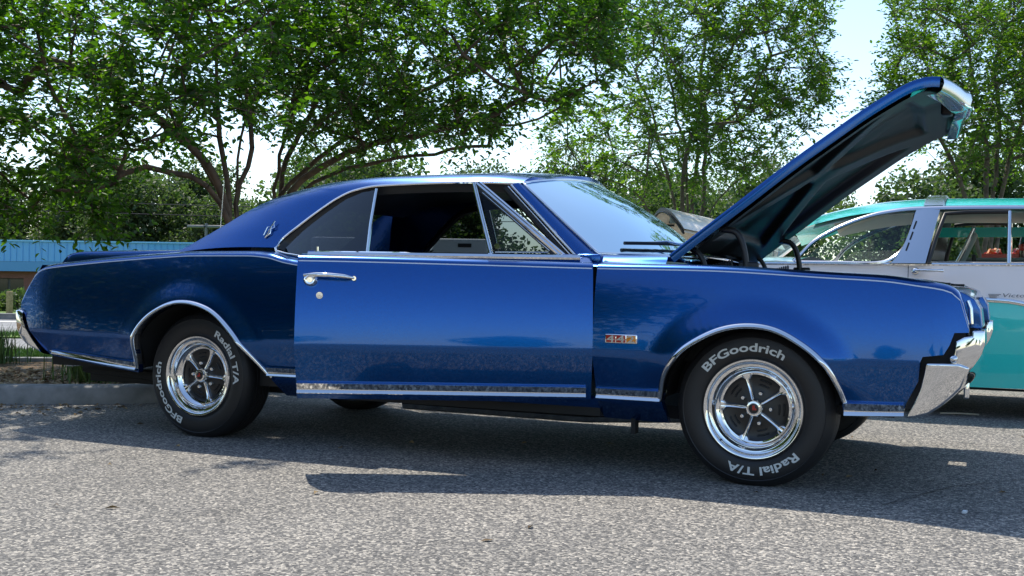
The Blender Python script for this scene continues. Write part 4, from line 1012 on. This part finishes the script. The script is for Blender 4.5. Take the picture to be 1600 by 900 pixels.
# ================================================================== BUILDING ACROSS THE ROAD
bo = cf(0, 58); bld = empty('blue_roofed_building', (bo[0], bo[1], -.9), YAW)
tag(bld, 'low brick building with bright blue metal fascia across the road', 'building')
brick_m = principled('brick_wall', (.30, .13, .09), .9); N_, L_, B_ = nodes(brick_m)
br = N_.new('ShaderNodeTexBrick'); br.inputs['Scale'].default_value = 4.5; br.inputs['Color1'].default_value = (.27, .10, .08, 1); br.inputs['Color2'].default_value = (.21, .08, .065, 1); br.inputs['Mortar'].default_value = (.26, .15, .12, 1); br.inputs['Mortar Size'].default_value = .012
tc_ = N_.new('ShaderNodeTexCoord'); mp = N_.new('ShaderNodeMapping'); mp.inputs['Rotation'].default_value = (R(90), 0, 0); L_.new(tc_.outputs['Object'], mp.inputs[0]); L_.new(mp.outputs[0], br.inputs[0]); L_.new(br.outputs[0], B_.inputs['Base Color'])
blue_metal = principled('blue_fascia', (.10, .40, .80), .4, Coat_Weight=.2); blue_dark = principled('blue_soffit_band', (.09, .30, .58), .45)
BX0, BX1 = -42, -10
for a, b, z0, z1 in ((BX0, -27.3, 0, 2.0), (-27.3, -25.55, 0, .62), (-27.3, -25.55, 1.60, 2.0), (-25.55, BX1, 0, 2.0)):
    V, F = box(((a+b)/2, .5, (z0+z1)/2), (b-a, 1.0, z1-z0)); mesh('wall', V, F, brick_m, bld, 0)
V, F = box((-26, 6, 1.7), (32, 10, 3.4)); mesh('building_core', V, F, brick_m, bld, 0)
wn = mesh('window', *box((-26.42, .30, 1.11), (1.72, .05, .96)), principled('dark_window_frame', (.03, .03, .035), .4), bld, 0)
mesh('pane', *box((-26.85, .26, 1.11), (.72, .02, .86)), principled('dark_pane', (.015, .018, .02), .1), wn, 0); mesh('pane', *box((-26.0, .26, 1.11), (.72, .02, .86)), MATS['dark_pane'], wn, 0)
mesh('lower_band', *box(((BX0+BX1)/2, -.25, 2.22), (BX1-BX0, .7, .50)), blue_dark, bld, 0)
me0 = None; k = 0; x = -33.0
while x < -14.0:
    V, F = box((0, 0, 0), (.285, .06, 1.02)); V2, F2 = box((-.155, -.03, 0), (.026, .07, 1.02))
    if me0 is None:
        o = MB().add(V, F).add(V2, F2).build('fascia_panel', blue_metal, bld, 0); me0 = o.data
    else:
        o = bpy.data.objects.new('fascia_panel', me0); link(o, bld)
    o.location = (x, -.56, 2.99); x += .325
mesh('fascia_backing', *box(((BX0+BX1)/2, -.3, 2.99), (BX1-BX0, .42, 1.0)), blue_metal, bld, 0)
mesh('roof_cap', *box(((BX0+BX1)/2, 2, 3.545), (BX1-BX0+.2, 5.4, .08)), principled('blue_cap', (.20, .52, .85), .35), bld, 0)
# small things by the road
wood = principled('weathered_wood', (.42, .29, .14), .85); add_noise_color(wood, (.32, .22, .10), (.50, .36, .19), 30, 6)
px_, py_ = cf(-10.6, 23.4); o = bevel_box('wooden_post', (0, 0, .22), (.10, .10, .56), wood, None, .01); o.location = (px_, py_, .0); tag(o, 'short pale wooden post on the grass in front of the brick building', 'post')
galv = principled('galvanised', (.16, .17, .18), .5, .3)
lx, ly = cf(-11.05, 40); lp = empty('lot_lamp', (lx, ly, -.6), YAW); tag(lp, 'slim grey lamp post with two flat heads among distant trees', 'lamp post')
V, F = tube([(0, 0, 0), (0, 0, 3.42)], .06, 8); mesh('post', V, F, galv, lp, 50)
for s in (-1, 1): bevel_box('lamp_head', (s*.36, 0, 3.30), (.6, .3, .09), galv, lp, .02)
wire_m = principled('cable_black', (.02, .02, .02), .6)
for z, lab in ((5.55, 'upper overhead power cable crossing the distant trees'), (4.95, 'lower overhead power cable crossing the distant trees')):
    path = [(*cf(t, 65), z-.0-1.1*(1-((t+18)/45)**2)*.6-.012*t) for t in np.linspace(-63, 27, 40)]
    V, F = tube(path, .022, 5); o = mesh('power_cable', V, F, wire_m, None, 50); tag(o, lab, 'cable', 'overhead power cables')
# litter on the asphalt
twig_m = principled('pale_twig', (.5, .45, .33), .8)
for (x, y), a, lab in (((.66, 3.3), .2, 'thin straw lying on the asphalt beside the turquoise car'), ((.83, -.17), 1.4, 'white scrap lying in the shade before the front bumper')):
    V, F = tube([(-.12, 0, .006), (0, .012, .008), (.12, -.004, .006)], .005, 5) if 'straw' in lab else box((0, 0, .006), (.03, .014, .008))
    o = mesh('straw' if 'straw' in lab else 'paper_scrap', V, F, twig_m if 'straw' in lab else white_panel, None, 0); o.location = (x, y, 0); o.rotation_euler = (0, 0, a); tag(o, lab, 'litter')

def gp(px, y):
    n = .8363*1732.4/(y-(441.4+(px-800)*.01386)); return np.array(cf((px-800)/1732.4*n, n))
crack_m = principled('crack_tar', (.025, .024, .023), .9)
for ctrl in ([(1440, 775), (1500, 762), (1560, 757), (1640, 748)], [(1380, 790), (1440, 775)]):
    P0 = np.array([gp(*c) for c in ctrl]); P0 = resample(P0, .03) if len(P0) > 2 else np.array([P0[0]*(1-t)+P0[1]*t for t in np.linspace(0, 1, 12)])
    P0 = P0+np.cumsum(RNG.normal(0, .004, P0.shape), 0); tg_ = np.gradient(P0, axis=0); tg_ /= np.linalg.norm(tg_, axis=1)[:, None]; row = []
    for q, t in zip(P0, tg_):
        w2 = .003*random.uniform(.3, 1.5); row.append([(q[0]-t[1]*w2, q[1]+t[0]*w2, .004), (q[0]+t[1]*w2, q[1]-t[0]*w2, .004)])
    V, F = grid(row); o = mesh('asphalt_crack', V, F, crack_m, None, 0); o['kind'] = 'structure'
litter_m = principled('dry_leaf', (.2, .12, .05), .85); add_noise_color(litter_m, (.10, .06, .025), (.34, .23, .10), 11, 2)
LV = []; LF = []
for k in range(262):
    if k < 230: a = np.array([-6.5, -.40])*(1-(u_ := random.random()))+np.array([-4.3, .93])*u_; x, y = a[0]+.5*random.random()**2*.6, a[1]-random.random()**2*.7
    else: x, y = cf(random.uniform(-3, 3.2), random.uniform(2.9, 7))
    a = random.uniform(0, 6.3); l = random.uniform(.010, .028); n0 = len(LV)
    for u, v, z in ((-1, 0, .003), (0, -.4, .006+.01*random.random()), (1, 0, .004), (0, .4, .005+.01*random.random())): LV.append((x+l*(u*math.cos(a)-v*math.sin(a)), y+l*(u*math.sin(a)+v*math.cos(a)), z))
    LF.append((n0, n0+1, n0+2, n0+3))
tag(mesh('fallen_leaves', LV, LF, litter_m, None, 0), 'tiny dry leaves scattered over the asphalt and along the kerb', 'leaf litter', kind='stuff')

# ================================================================== TREES
def leaf_material(name, c1, c2, trans, rough=.45):
    m = bpy.data.materials.new(name); m.use_nodes = True; N = m.node_tree.nodes; Lk = m.node_tree.links; N.clear()
    at = N.new('ShaderNodeAttribute'); at.attribute_name = 'leafvar'
    mx = N.new('ShaderNodeMix'); mx.data_type = 'RGBA'; mx.inputs[6].default_value = (*c1, 1); mx.inputs[7].default_value = (*c2, 1)
    Lk.new(at.outputs['Fac'], mx.inputs[0])
    p = N.new('ShaderNodeBsdfPrincipled'); p.inputs['Roughness'].default_value = rough; Lk.new(mx.outputs[2], p.inputs['Base Color'])
    t = N.new('ShaderNodeBsdfTranslucent'); hs = N.new('ShaderNodeMix'); hs.data_type = 'RGBA'; hs.blend_type = 'MULTIPLY'; hs.inputs[0].default_value = 1.0; hs.inputs[7].default_value = (*trans, 1)
    Lk.new(mx.outputs[2], hs.inputs[6]); Lk.new(hs.outputs[2], t.inputs[0])
    ms = N.new('ShaderNodeMixShader'); ms.inputs[0].default_value = .5; o = N.new('ShaderNodeOutputMaterial')
    Lk.new(p.outputs[0], ms.inputs[1]); Lk.new(t.outputs[0], ms.inputs[2]); Lk.new(ms.outputs[0], o.inputs[0]); return m
leaf_a = leaf_material('myrtle_leaf', (.020, .056, .008), (.085, .165, .016), (2.3, 2.7, .5))
leaf_c = leaf_material('myrtle_leaf_pale', (.035, .085, .016), (.115, .190, .030), (2.1, 2.4, .5))
leaf_f = leaf_material('far_leaf', (.050, .085, .030), (.105, .150, .055), (1.2, 1.4, .6), .6)
bark = principled('myrtle_bark', (.2, .12, .07), .8); add_noise_color(bark, (.06, .036, .022), (.16, .095, .056), 9, 6); add_bump(bark, 30, .4, .01)
bark_g = principled('grey_bark', (.12, .10, .075), .85); add_noise_color(bark_g, (.08, .065, .05), (.17, .14, .10), 9, 6)
def unit(a): return a/np.maximum(np.linalg.norm(a, axis=-1, keepdims=True), 1e-9)
def leaves_mesh(name, P, A, Nn, S, mat, parent, wid=.5):
    """one folded ovate leaf per row: two quads"""
    n = len(P); A = unit(A); side = unit(np.cross(A, Nn)); Nn = np.cross(side, A); L = S[:, None]
    v0 = P; v3 = P+A*L
    fold = Nn*L*.10
    l1 = P+A*L*.30+side*L*wid*.46+fold; l2 = P+A*L*.68+side*L*wid*.38+fold
    q1 = P+A*L*.30-side*L*wid*.46+fold; q2 = P+A*L*.68-side*L*wid*.38+fold
    V = np.stack([v0, l1, l2, v3, q2, q1], 1).reshape(-1, 3)
    b = (np.arange(n)*6)[:, None]; Fq = np.concatenate([b+np.array([[0, 3, 2, 1]]), b+np.array([[0, 5, 4, 3]])], 1).reshape(-1)
    me = bpy.data.meshes.new(name); me.vertices.add(len(V)); me.vertices.foreach_set('co', V.astype(np.float32).ravel())
    me.loops.add(len(Fq)); me.loops.foreach_set('vertex_index', Fq.astype(np.int32)); me.polygons.add(2*n)
    me.polygons.foreach_set('loop_start', (np.arange(2*n)*4).astype(np.int32)); me.polygons.foreach_set('loop_total', np.full(2*n, 4, np.int32))
    me.update(calc_edges=True); at = me.attributes.new('leafvar', 'FLOAT', 'FACE'); at.data.foreach_set('value', np.repeat(RNG.random(n)**1.4, 2).astype(np.float32))
    me.materials.append(mat); me.validate(); return link(bpy.data.objects.new(name, me), parent)
def wood_mesh(name, nodes_, parent_idx, rad, mat, parent, nside=7):
    V = []; F = []
    for i, pi in enumerate(parent_idx):
        if pi < 0: continue
        a = Vector(nodes_[pi]); b = Vector(nodes_[i]); t = b-a
        if t.length < 1e-4: continue
        t.normalize(); u = t.orthogonal().normalized(); w_ = t.cross(u); ns_ = nside if rad[i] > .012 else 4; n0 = len(V); ra = min(rad[pi], rad[i]*1.5)
        for c, r_ in ((a, ra), (b, rad[i])):
            for j in range(ns_):
                q = 2*math.pi*j/ns_; V.append(c+(u*math.cos(q)+w_*math.sin(q))*r_)
        for j in range(ns_): F.append((n0+j, n0+(j+1) % ns_, n0+ns_+(j+1) % ns_, n0+ns_+j))
    return mesh(name, V, F, mat, parent, 60)
def build_tree(name, label, base, stems, clumps, lmat, bmat, leaf=.06, twigs=6, per=10, group=None, base_r=.09, tw_len=.34, droop=.25):
    base = np.array(base, float); root = empty(name, base); tag(root, label, 'tree', group)
    nd = []; pa = []; fixed = []
    for st in stems:
        st = resample(np.vstack([base, st]), .18); prev = -1
        for k, q in enumerate(st):
            if k == 0 and nd: prev = 0; continue
            jit = RNG.normal(0, .012, 3) if k else 0
            nd.append(q+jit); pa.append(prev if k else -1); prev = len(nd)-1
    stem_n = len(nd); nd = [np.array(q) for q in nd]
    C = np.array(clumps); S0 = np.array(nd); d = np.min(np.linalg.norm(C[:, None]-S0[None], axis=2), 1); order = np.argsort(d)
    arr = np.zeros((60000, 3)); cnt = len(nd); arr[:cnt] = nd; tips = []
    for ci in order:
        c = C[ci]; v = c-arr[:cnt]; dist = np.linalg.norm(v, axis=1); cost = dist+np.clip(.35-v[:, 2]/np.maximum(dist, .01), 0, 2)*.5*dist+(arr[:cnt, 2] < base[2]+.9)*2.0
        j = int(np.argmin(cost)); a = arr[j]; L = np.linalg.norm(c-a); k = max(1, int(L/.25)); prev = j
        mid = (a+c)/2+np.array([0, 0, -.10*L])+RNG.normal(0, .07*L, 3)
        for q in range(1, k+1):
            t = q/k; p = a*(1-t)**2+mid*2*t*(1-t)+c*t*t
            nd.append(p); pa.append(prev); arr[cnt] = p; prev = cnt; cnt += 1
        tips.append(prev)
    nd = np.array(nd); w_ = np.zeros(len(nd))
    w_[tips] += 1
    for i in range(len(nd)-1, 0, -1):
        if pa[i] >= 0: w_[pa[i]] += w_[i]
    rad = np.maximum(.0042*np.maximum(w_, .7)**.385, .004)
    loc = nd-base
    # twigs + leaves
    m = len(C); nt = m*twigs; cc_ = np.repeat(C, twigs, 0)-base; cen = (C.mean(0)-base)
    dirs = unit(unit(cc_-cen*np.array([1, 1, .6]))*.55+RNG.normal(0, .75, (nt, 3))+np.array([0, 0, .12])); ln = tw_len*RNG.uniform(.6, 1.35, nt)
    t = (np.arange(per)+.6)/per; T = np.tile(t, nt); D = np.repeat(dirs, per, 0); LN = np.repeat(ln, per); ORI = np.repeat(cc_, per, 0)
    Pp = ORI+D*(T*LN)[:, None]+np.array([0, 0, -1])*(droop*T**2*LN)[:, None]+RNG.normal(0, .008, (nt*per, 3))
    sd = unit(np.cross(D, np.array([0, 0, 1.0]))); sgn = np.where(np.arange(nt*per) % 2 == 0, 1, -1)[:, None]
    A = unit(D*.55+sd*sgn*.85+RNG.normal(0, .30, (nt*per, 3))+np.array([0, 0, -.22])); Nn = unit(np.array([0, 0, 1.0])+RNG.normal(0, .55, (nt*per, 3)))
    S = leaf*RNG.uniform(.65, 1.25, nt*per)
    leaves_mesh('crown', Pp, A, Nn, S, lmat, root)
    # add twig wood
    tn = list(loc); tp_ = list(pa); tr2 = list(rad)
    for i in range(nt):
        j = tips[int(np.where(order == i//twigs)[0][0])] if False else None
    V = []
    tk = wood_mesh('trunk', loc, pa, np.maximum(rad, 0), bmat, root)
    Vt = []; Ft = []
    e_ = cc_+dirs*ln[:, None]*.9+np.array([0, 0, -1])*(droop*.81*ln)[:, None]; sdt = unit(np.cross(dirs, np.array([0, 0, 1.0])))*.0035
    up_t = np.cross(sdt, dirs)
    Vt = np.stack([cc_+sdt, cc_-sdt*.5+up_t*.9, cc_-sdt*.5-up_t*.9, e_], 1).reshape(-1, 3)
    Ft = [(4*i+a, 4*i+b, 4*i+3) for i in range(nt) for a, b in ((0, 1), (1, 2), (2, 0))]
    mesh('twigs', Vt, Ft, bmat, root, 0)
    return root
def ip(px, y, n):          # a point seen at that bearing and elevation, n metres ahead
    t = (px-800)/1732.4*n; yh = 441.4+(px-800)*.01386; q = cf(t, n); return np.array([q[0], q[1], .8363+(yh-y)/1732.4*n])
def stems_of(rows, n, dn): return [np.array([ip(a, b, n+d*(k+1)/len(r)*1.0) for k, (a, b) in enumerate(r)]) for r, d in zip(rows, dn)]
def sample(nwant, pxr, yr, nr_, ok, voids, sep=.0):
    out = []
    while len(out) < nwant:
        px = RNG.uniform(*pxr); y = RNG.uniform(*yr); n_ = RNG.uniform(*nr_)
        if not ok(px, y, n_): continue
        p = ip(px, y, n_)
        if any(((px-a)/c)**2+((y-b)/d)**2 < 1 for a, b, c, d in voids): continue
        out.append(p)
    return np.array(out)
def lowline(P): xs_, ys_ = zip(*P); return lambda px: np.interp(px, xs_, ys_)
# -- the two myrtles on the left
lowAB = lowline([(-400, 300), (-100, 300), (0, 275), (50, 280), (100, 270), (135, 300), (165, 300), (185, 270), (230, 240), (290, 205), (330, 175), (420, 190), (470, 225), (540, 240), (650, 240), (740, 228), (790, 185), (850, 190), (900, 150), (960, 100)])
voidsAB = [(232, 118, 48, 17), (425, 195, 18, 20), (398, 285, 24, 30), (20, 224, 26, 13), (222, 240, 20, 14), (830, 186, 58, 24), (872, 110, 58, 22), (355, 165, 12, 22), (30, 80, 18, 10), (590, 215, 10, 8), (110, 140, 14, 10), (300, 200, 14, 10), (520, 95, 12, 8), (700, 130, 14, 8)]
inA = sample(400, (-260, 470), (-40, 380), (7.6, 11.8), lambda p, y, n: y < lowAB(p) and RNG.random() < 1-.55*max(0, (p-330)/140), voidsAB)
inB = sample(450, (380, 960), (-40, 300), (9.4, 13.2), lambda p, y, n: y < lowAB(p) and RNG.random() < min(1, .35+(p-380)/130), voidsAB)
upA = sample(110, (-300, 470), (-560, -40), (7.8, 11.5), lambda p, y, n: ((p-100)/430)**2+((y+40)/560)**2 < 1, [])
upB = sample(110, (380, 1000), (-420, -40), (9.6, 13), lambda p, y, n: ((p-640)/380)**2+((y+40)/420)**2 < 1, [])
stA = stems_of([[(365, 400), (366, 347), (370, 268), (373, 227), (386, 174), (411, 112), (425, 40)], [(362, 380), (349, 318), (325, 277), (304, 244), (270, 190), (235, 120)], [(363, 390), (355, 320), (343, 240), (337, 153), (337, 60)], [(360, 390), (345, 314), (292, 273), (230, 262), (160, 290)], [(364, 380), (372, 300), (392, 230), (380, 150), (360, 60)], [(360, 370), (330, 270), (260, 200), (160, 130), (60, 90)]], 9.6, (.4, -.6, .3, -.9, .6, -1.0))
hang = np.array([ip(px, y, n) for px, y, n in ((30, 300, 8.6), (55, 318, 8.5), (10, 322, 8.7), (75, 296, 8.4), (140, 318, 8.3), (150, 342, 8.3), (128, 300, 8.4), (100, 282, 8.6), (178, 286, 8.5), (160, 312, 8.4), (-10, 300, 8.8), (40, 340, 8.6))])
inA = np.vstack([inA, hang])
bA = np.array([*cf((368-800)/1732.4*9.6, 9.6), .07]); bB = np.array([*cf((437-800)/1732.4*11, 11), .07])
stB = stems_of([[(432, 330), (428, 310), (432, 260), (448, 195), (465, 92), (470, 20)], [(440, 340), (436, 301), (473, 268), (514, 231), (551, 203), (620, 160), (700, 120)], [(442, 345), (450, 300), (485, 272), (560, 231), (640, 215), (740, 190), (820, 150)], [(436, 330), (440, 270), (470, 200), (500, 130), (540, 60)], [(446, 340), (480, 290), (560, 262), (660, 240), (760, 225)]], 11, (.2, .5, -.5, .8, .3))
GT = 'multi-stemmed myrtle trees behind the cars'
build_tree('myrtle_tree', 'dense dark-leaved myrtle tree leftmost, its thick forked trunk above blue car tail', bA, stA, np.vstack([inA, upA]), leaf_a, bark, .070, 7, 12, GT)
build_tree('myrtle_tree', 'dense myrtle tree whose limbs reach right over the blue car roof', bB, stB, np.vstack([inB, upB]), leaf_a, bark, .066, 7, 12, GT)
# -- tree behind the windshield, and the pair on the right
lowC = lowline([(820, 220), (880, 255), (940, 270), (1000, 285), (1060, 290), (1120, 280), (1180, 262), (1230, 225), (1270, 180), (1310, 120)])
voidsC = [(1000, 112, 30, 16), (940, 130, 24, 12), (895, 210, 30, 16), (1085, 105, 14, 22), (1130, 160, 12, 10), (1235, 130, 20, 14), (1040, 215, 10, 12), (1200, 215, 12, 10), (1000, 250, 12, 10), (1100, 270, 12, 9), (1260, 70, 16, 10)]
inC = sample(430, (850, 1300), (-30, 330), (12.8, 16.6), lambda p, y, n: y < lowC(p) and y > np.interp(p, [870, 930, 985], [190, 120, -60]) and not (p > 1285 and y < 120), voidsC)
upC = sample(120, (880, 1300), (-330, -30), (13, 16.4), lambda p, y, n: ((p-1090)/220)**2+((y+30)/320)**2 < 1, [])
bC = np.array([*cf((1072-800)/1732.4*14.6, 14.6), .06])
stC = stems_of([[(1075, 400), (1072, 317), (1070, 247), (1052, 173), (1043, 130), (1025, 60)], [(1062, 400), (1050, 313), (1027, 230), (1010, 160), (975, 90)], [(1078, 400), (1082, 290), (1090, 240), (1120, 200), (1170, 140), (1200, 90)], [(1060, 410), (1030, 360), (1000, 310), (960, 285), (910, 270)], [(1084, 400), (1098, 300), (1100, 200), (1090, 120), (1095, 40)], [(1085, 405), (1115, 320), (1160, 275), (1220, 235), (1260, 200)], [(1068, 400), (1064, 300), (1085, 180), (1130, 90), (1160, 20)]], 14.6, (.2, -.6, .5, -.8, .6, .4, -.5))
build_tree('myrtle_tree', 'myrtle tree with several slim trunks rising behind the blue car windshield', bC, stC, np.vstack([inC, upC]), leaf_c, bark_g, .062, 7, 11, GT)
lowD = lowline([(1310, 100), (1340, 165), (1400, 225), (1450, 250), (1520, 255), (1600, 250), (1760, 270)])
voidsD = [(1345, 120, 40, 42), (1375, 70, 26, 30), (1430, 215, 12, 10), (1590, 290, 16, 14), (1560, 150, 10, 10), (1480, 60, 16, 10), (1530, 235, 10, 12), (1600, 190, 12, 10)]
inD = sample(470, (1325, 1760), (-30, 320), (11.8, 15.4), lambda p, y, n: y < lowD(p) and y > np.interp(p, [1320, 1380, 1420], [80, 30, -40]), voidsD)
upD = sample(110, (1380, 1800), (-330, -30), (12, 15), lambda p, y, n: ((p-1590)/210)**2+((y+30)/320)**2 < 1, [])
sD = stems_of([[(1540, 400), (1538, 307), (1537, 230), (1525, 170), (1513, 113), (1500, 30)], [(1553, 400), (1562, 307), (1580, 230), (1610, 150)], [(1530, 400), (1505, 300), (1480, 240), (1440, 190), (1390, 150)], [(1520, 405), (1490, 330), (1470, 270), (1440, 235), (1380, 215)], [(1545, 400), (1550, 300), (1560, 200), (1550, 110), (1570, 20)]], 13.6, (.2, .5, -.5, -.2, .7))
bD = np.array([*cf((1540-800)/1732.4*13.6, 13.6), .06])
build_tree('myrtle_tree', 'myrtle tree behind the turquoise car roof, trunks fanning out', bD, sD, np.vstack([inD, upD]), leaf_c, bark_g, .060, 7, 11, GT)
sE = stems_of([[(1665, 400), (1660, 300), (1640, 200), (1620, 100)], [(1655, 400), (1620, 320), (1600, 260), (1580, 200)], [(1672, 400), (1700, 280), (1720, 150)]], 14.6, (.2, -.4, .4))
inE = sample(160, (1540, 1760), (-200, 300), (13.2, 16), lambda p, y, n: ((p-1660)/130)**2+((y-40)/250)**2 < 1, [])
build_tree('myrtle_tree', 'myrtle tree at the right edge, its stems behind the turquoise car windows', np.array([*cf((1664-800)/1732.4*14.6, 14.6), .06]), sE, inE, leaf_c, bark_g, .060, 7, 11, GT)

# -- distant trees: three shapes, copied
def far_tree(seed, h, r, n, dark_=False):
    rg = np.random.default_rng(seed); root = bpy.data.objects.new('far_tree', None); COL.objects.link(root)
    lobes = [(np.array([rg.normal(0, r*.42), rg.normal(0, r*.42), h*rg.uniform(.30, .82)]), r*rg.uniform(.35, .62)) for i in range(16)]+[(np.array([0, 0, h*.85]), r*.45), (np.array([0, 0, h*.25]), r*.7)]
    P = []
    for c, lr in lobes:
        k = int(n*lr**2/sum(q[1]**2 for q in lobes)); d = unit(rg.normal(0, 1, (k, 3))); P.append(c+d*lr*(rg.uniform(.55, 1.05, (k, 1)))*np.array([1, 1, .85]))
    P = np.vstack(P); P = P[P[:, 2] > .3]; A = unit(rg.normal(0, 1, P.shape)+np.array([0, 0, -.2])); Nn = unit(rg.normal(0, .7, P.shape)+np.array([0, 0, 1.0]))
    leaves_mesh('crown', P, A, Nn, rg.uniform(.10, .28, len(P)), leaf_f, root, .75)
    nd = [np.array([0, 0, z]) for z in np.linspace(0, h*.8, 8)]; pa = [-1]+list(range(7)); rd = [.20*(1-.8*k/7)*h/9 for k in range(8)]
    for c, lr in lobes[:12]: nd.append(c); pa.append(int(rg.integers(2, 5))); rd.append(.05)
    wood_mesh('trunk', np.array(nd), pa, rd, bark_g, root); return root
protos = [far_tree(1, 9.5, 3.6, 20000), far_tree(2, 7.5, 3.3, 16000), far_tree(3, 11.5, 4.0, 22000)]
used = [False]*3
def place_far(k, t, n, z, sc, rz, label, group):
    if used[k]: o = copy_tree(protos[k])
    else: o = protos[k]; used[k] = True
    x, y = cf(t, n); o.location = (x, y, z); o.scale = (sc, sc, sc*random.uniform(.92, 1.08)); o.rotation_euler = (0, 0, rz); tag(o, label, 'tree', group); return o
ORD = 'first second third fourth fifth sixth seventh eighth ninth tenth eleventh twelfth thirteenth fourteenth fifteenth sixteenth seventeenth eighteenth nineteenth'.split()
W1 = 'trees of the distant wood behind the building'; W2 = 'trees of the distant wood behind the cars'; W3 = 'trees across the lot behind the photographer'
for q_, (k, t, n, sc) in enumerate(sorted(((1, -37, 78, 1.0), (2, -32.5, 84, .95), (0, -29.5, 76, .95), (1, -25.5, 73, 1.0), (0, -22, 78, 1.0), (1, -18.8, 72, .8), (2, -15.4, 86, .9), (1, -12.5, 70, .75), (0, -41, 80, 1.0)), key=lambda a: a[1]/a[2])):
    place_far(k, t, n, -.9, sc*1.22, random.uniform(0, 6.3), ORD[q_]+' bushy tree from the left in the wood above the blue building', W1)
for q_, (k, t, n, sc) in enumerate(sorted(((1, -5.2, 40, .95), (0, -6.5, 52, .75), (1, -2, 44, .8), (2, 2.5, 50, .70), (1, 5.5, 40, .75), (0, 10, 46, .75), (1, 13.5, 38, .8), (0, 18, 42, .8), (1, 22, 40, .85), (2, 27, 52, .8), (0, -10, 60, .8), (1, 8, 62, 1.1), (2, 16, 66, .9), (0, -3, 66, .95)), key=lambda a: a[1]/a[2])):
    place_far(k, t, n, -.7, sc*0.96, random.uniform(0, 6.3), ORD[q_]+' pale tree from the left in the wood behind the parked cars', W2)
for q_, (k, t, n, sc) in enumerate(((1, -52, -48, 1), (0, -40, -55, .9), (1, -28, -58, .9), (2, -16, -62, .7), (1, -2, -60, .85), (0, 9, -64, .75), (1, 22, -58, .9), (2, 36, -60, .8), (0, 50, -52, .9), (1, -10.5, 1.0, .9), (0, -12.5, -3.0, .9), (1, -15.5, 3.0, .9), (2, -16.5, -7, .8), (1, -19, -1, 1.0), (1, -8.8, -.4, .9), (1, -12.6, 5.2, .85))):
    place_far(k, t, n, 0, sc, random.uniform(0, 6.3), ORD[q_]+' tree of the row behind the photographer, mirrored in the blue paint', W3)
# low hedge by the building
def shrub(t, n, r, h, label, group, lm=leaf_f):
    x, y = cf(t, n); root = empty('shrub', (x, y, 0)); tag(root, label, 'shrub', group); k = int(900*r)
    d = unit(RNG.normal(0, 1, (k, 3))); d[:, 2] = np.abs(d[:, 2]); P = d*np.array([r, r*.6, h])*RNG.uniform(.6, 1.05, (k, 1))
    leaves_mesh('crown', P, unit(RNG.normal(0, 1, P.shape)), unit(RNG.normal(0, .6, P.shape)+np.array([0, 0, 1])), RNG.uniform(.07, .16, k), lm, root, .6)
    V, F = tube([(0, 0, -.1), (0, 0, h*.5)], .03, 6); mesh('stem', V, F, bark_g, root, 50)
for i, t in enumerate(np.linspace(-15.5, -7.5, 9)):
    shrub(float(t), 25.5+random.uniform(-.4, .4), random.uniform(.7, .95), random.uniform(.42, .6), ORD[i]+' low shrub from the left in the hedge before the brick building', 'hedge shrubs before the building')
for i, (t, n) in enumerate(((-3.4, 25), (-1.5, 21), (.6, 24), (2.6, 20), (4.6, 23), (6.8, 20), (9.2, 24), (11.5, 21), (14, 22))):
    shrub(t, n, random.uniform(1.0, 1.6), random.uniform(.9, 1.5), ORD[i]+' sunlit shrub from the left on the lawn behind the myrtle trunks', 'lawn shrubs behind the myrtles')
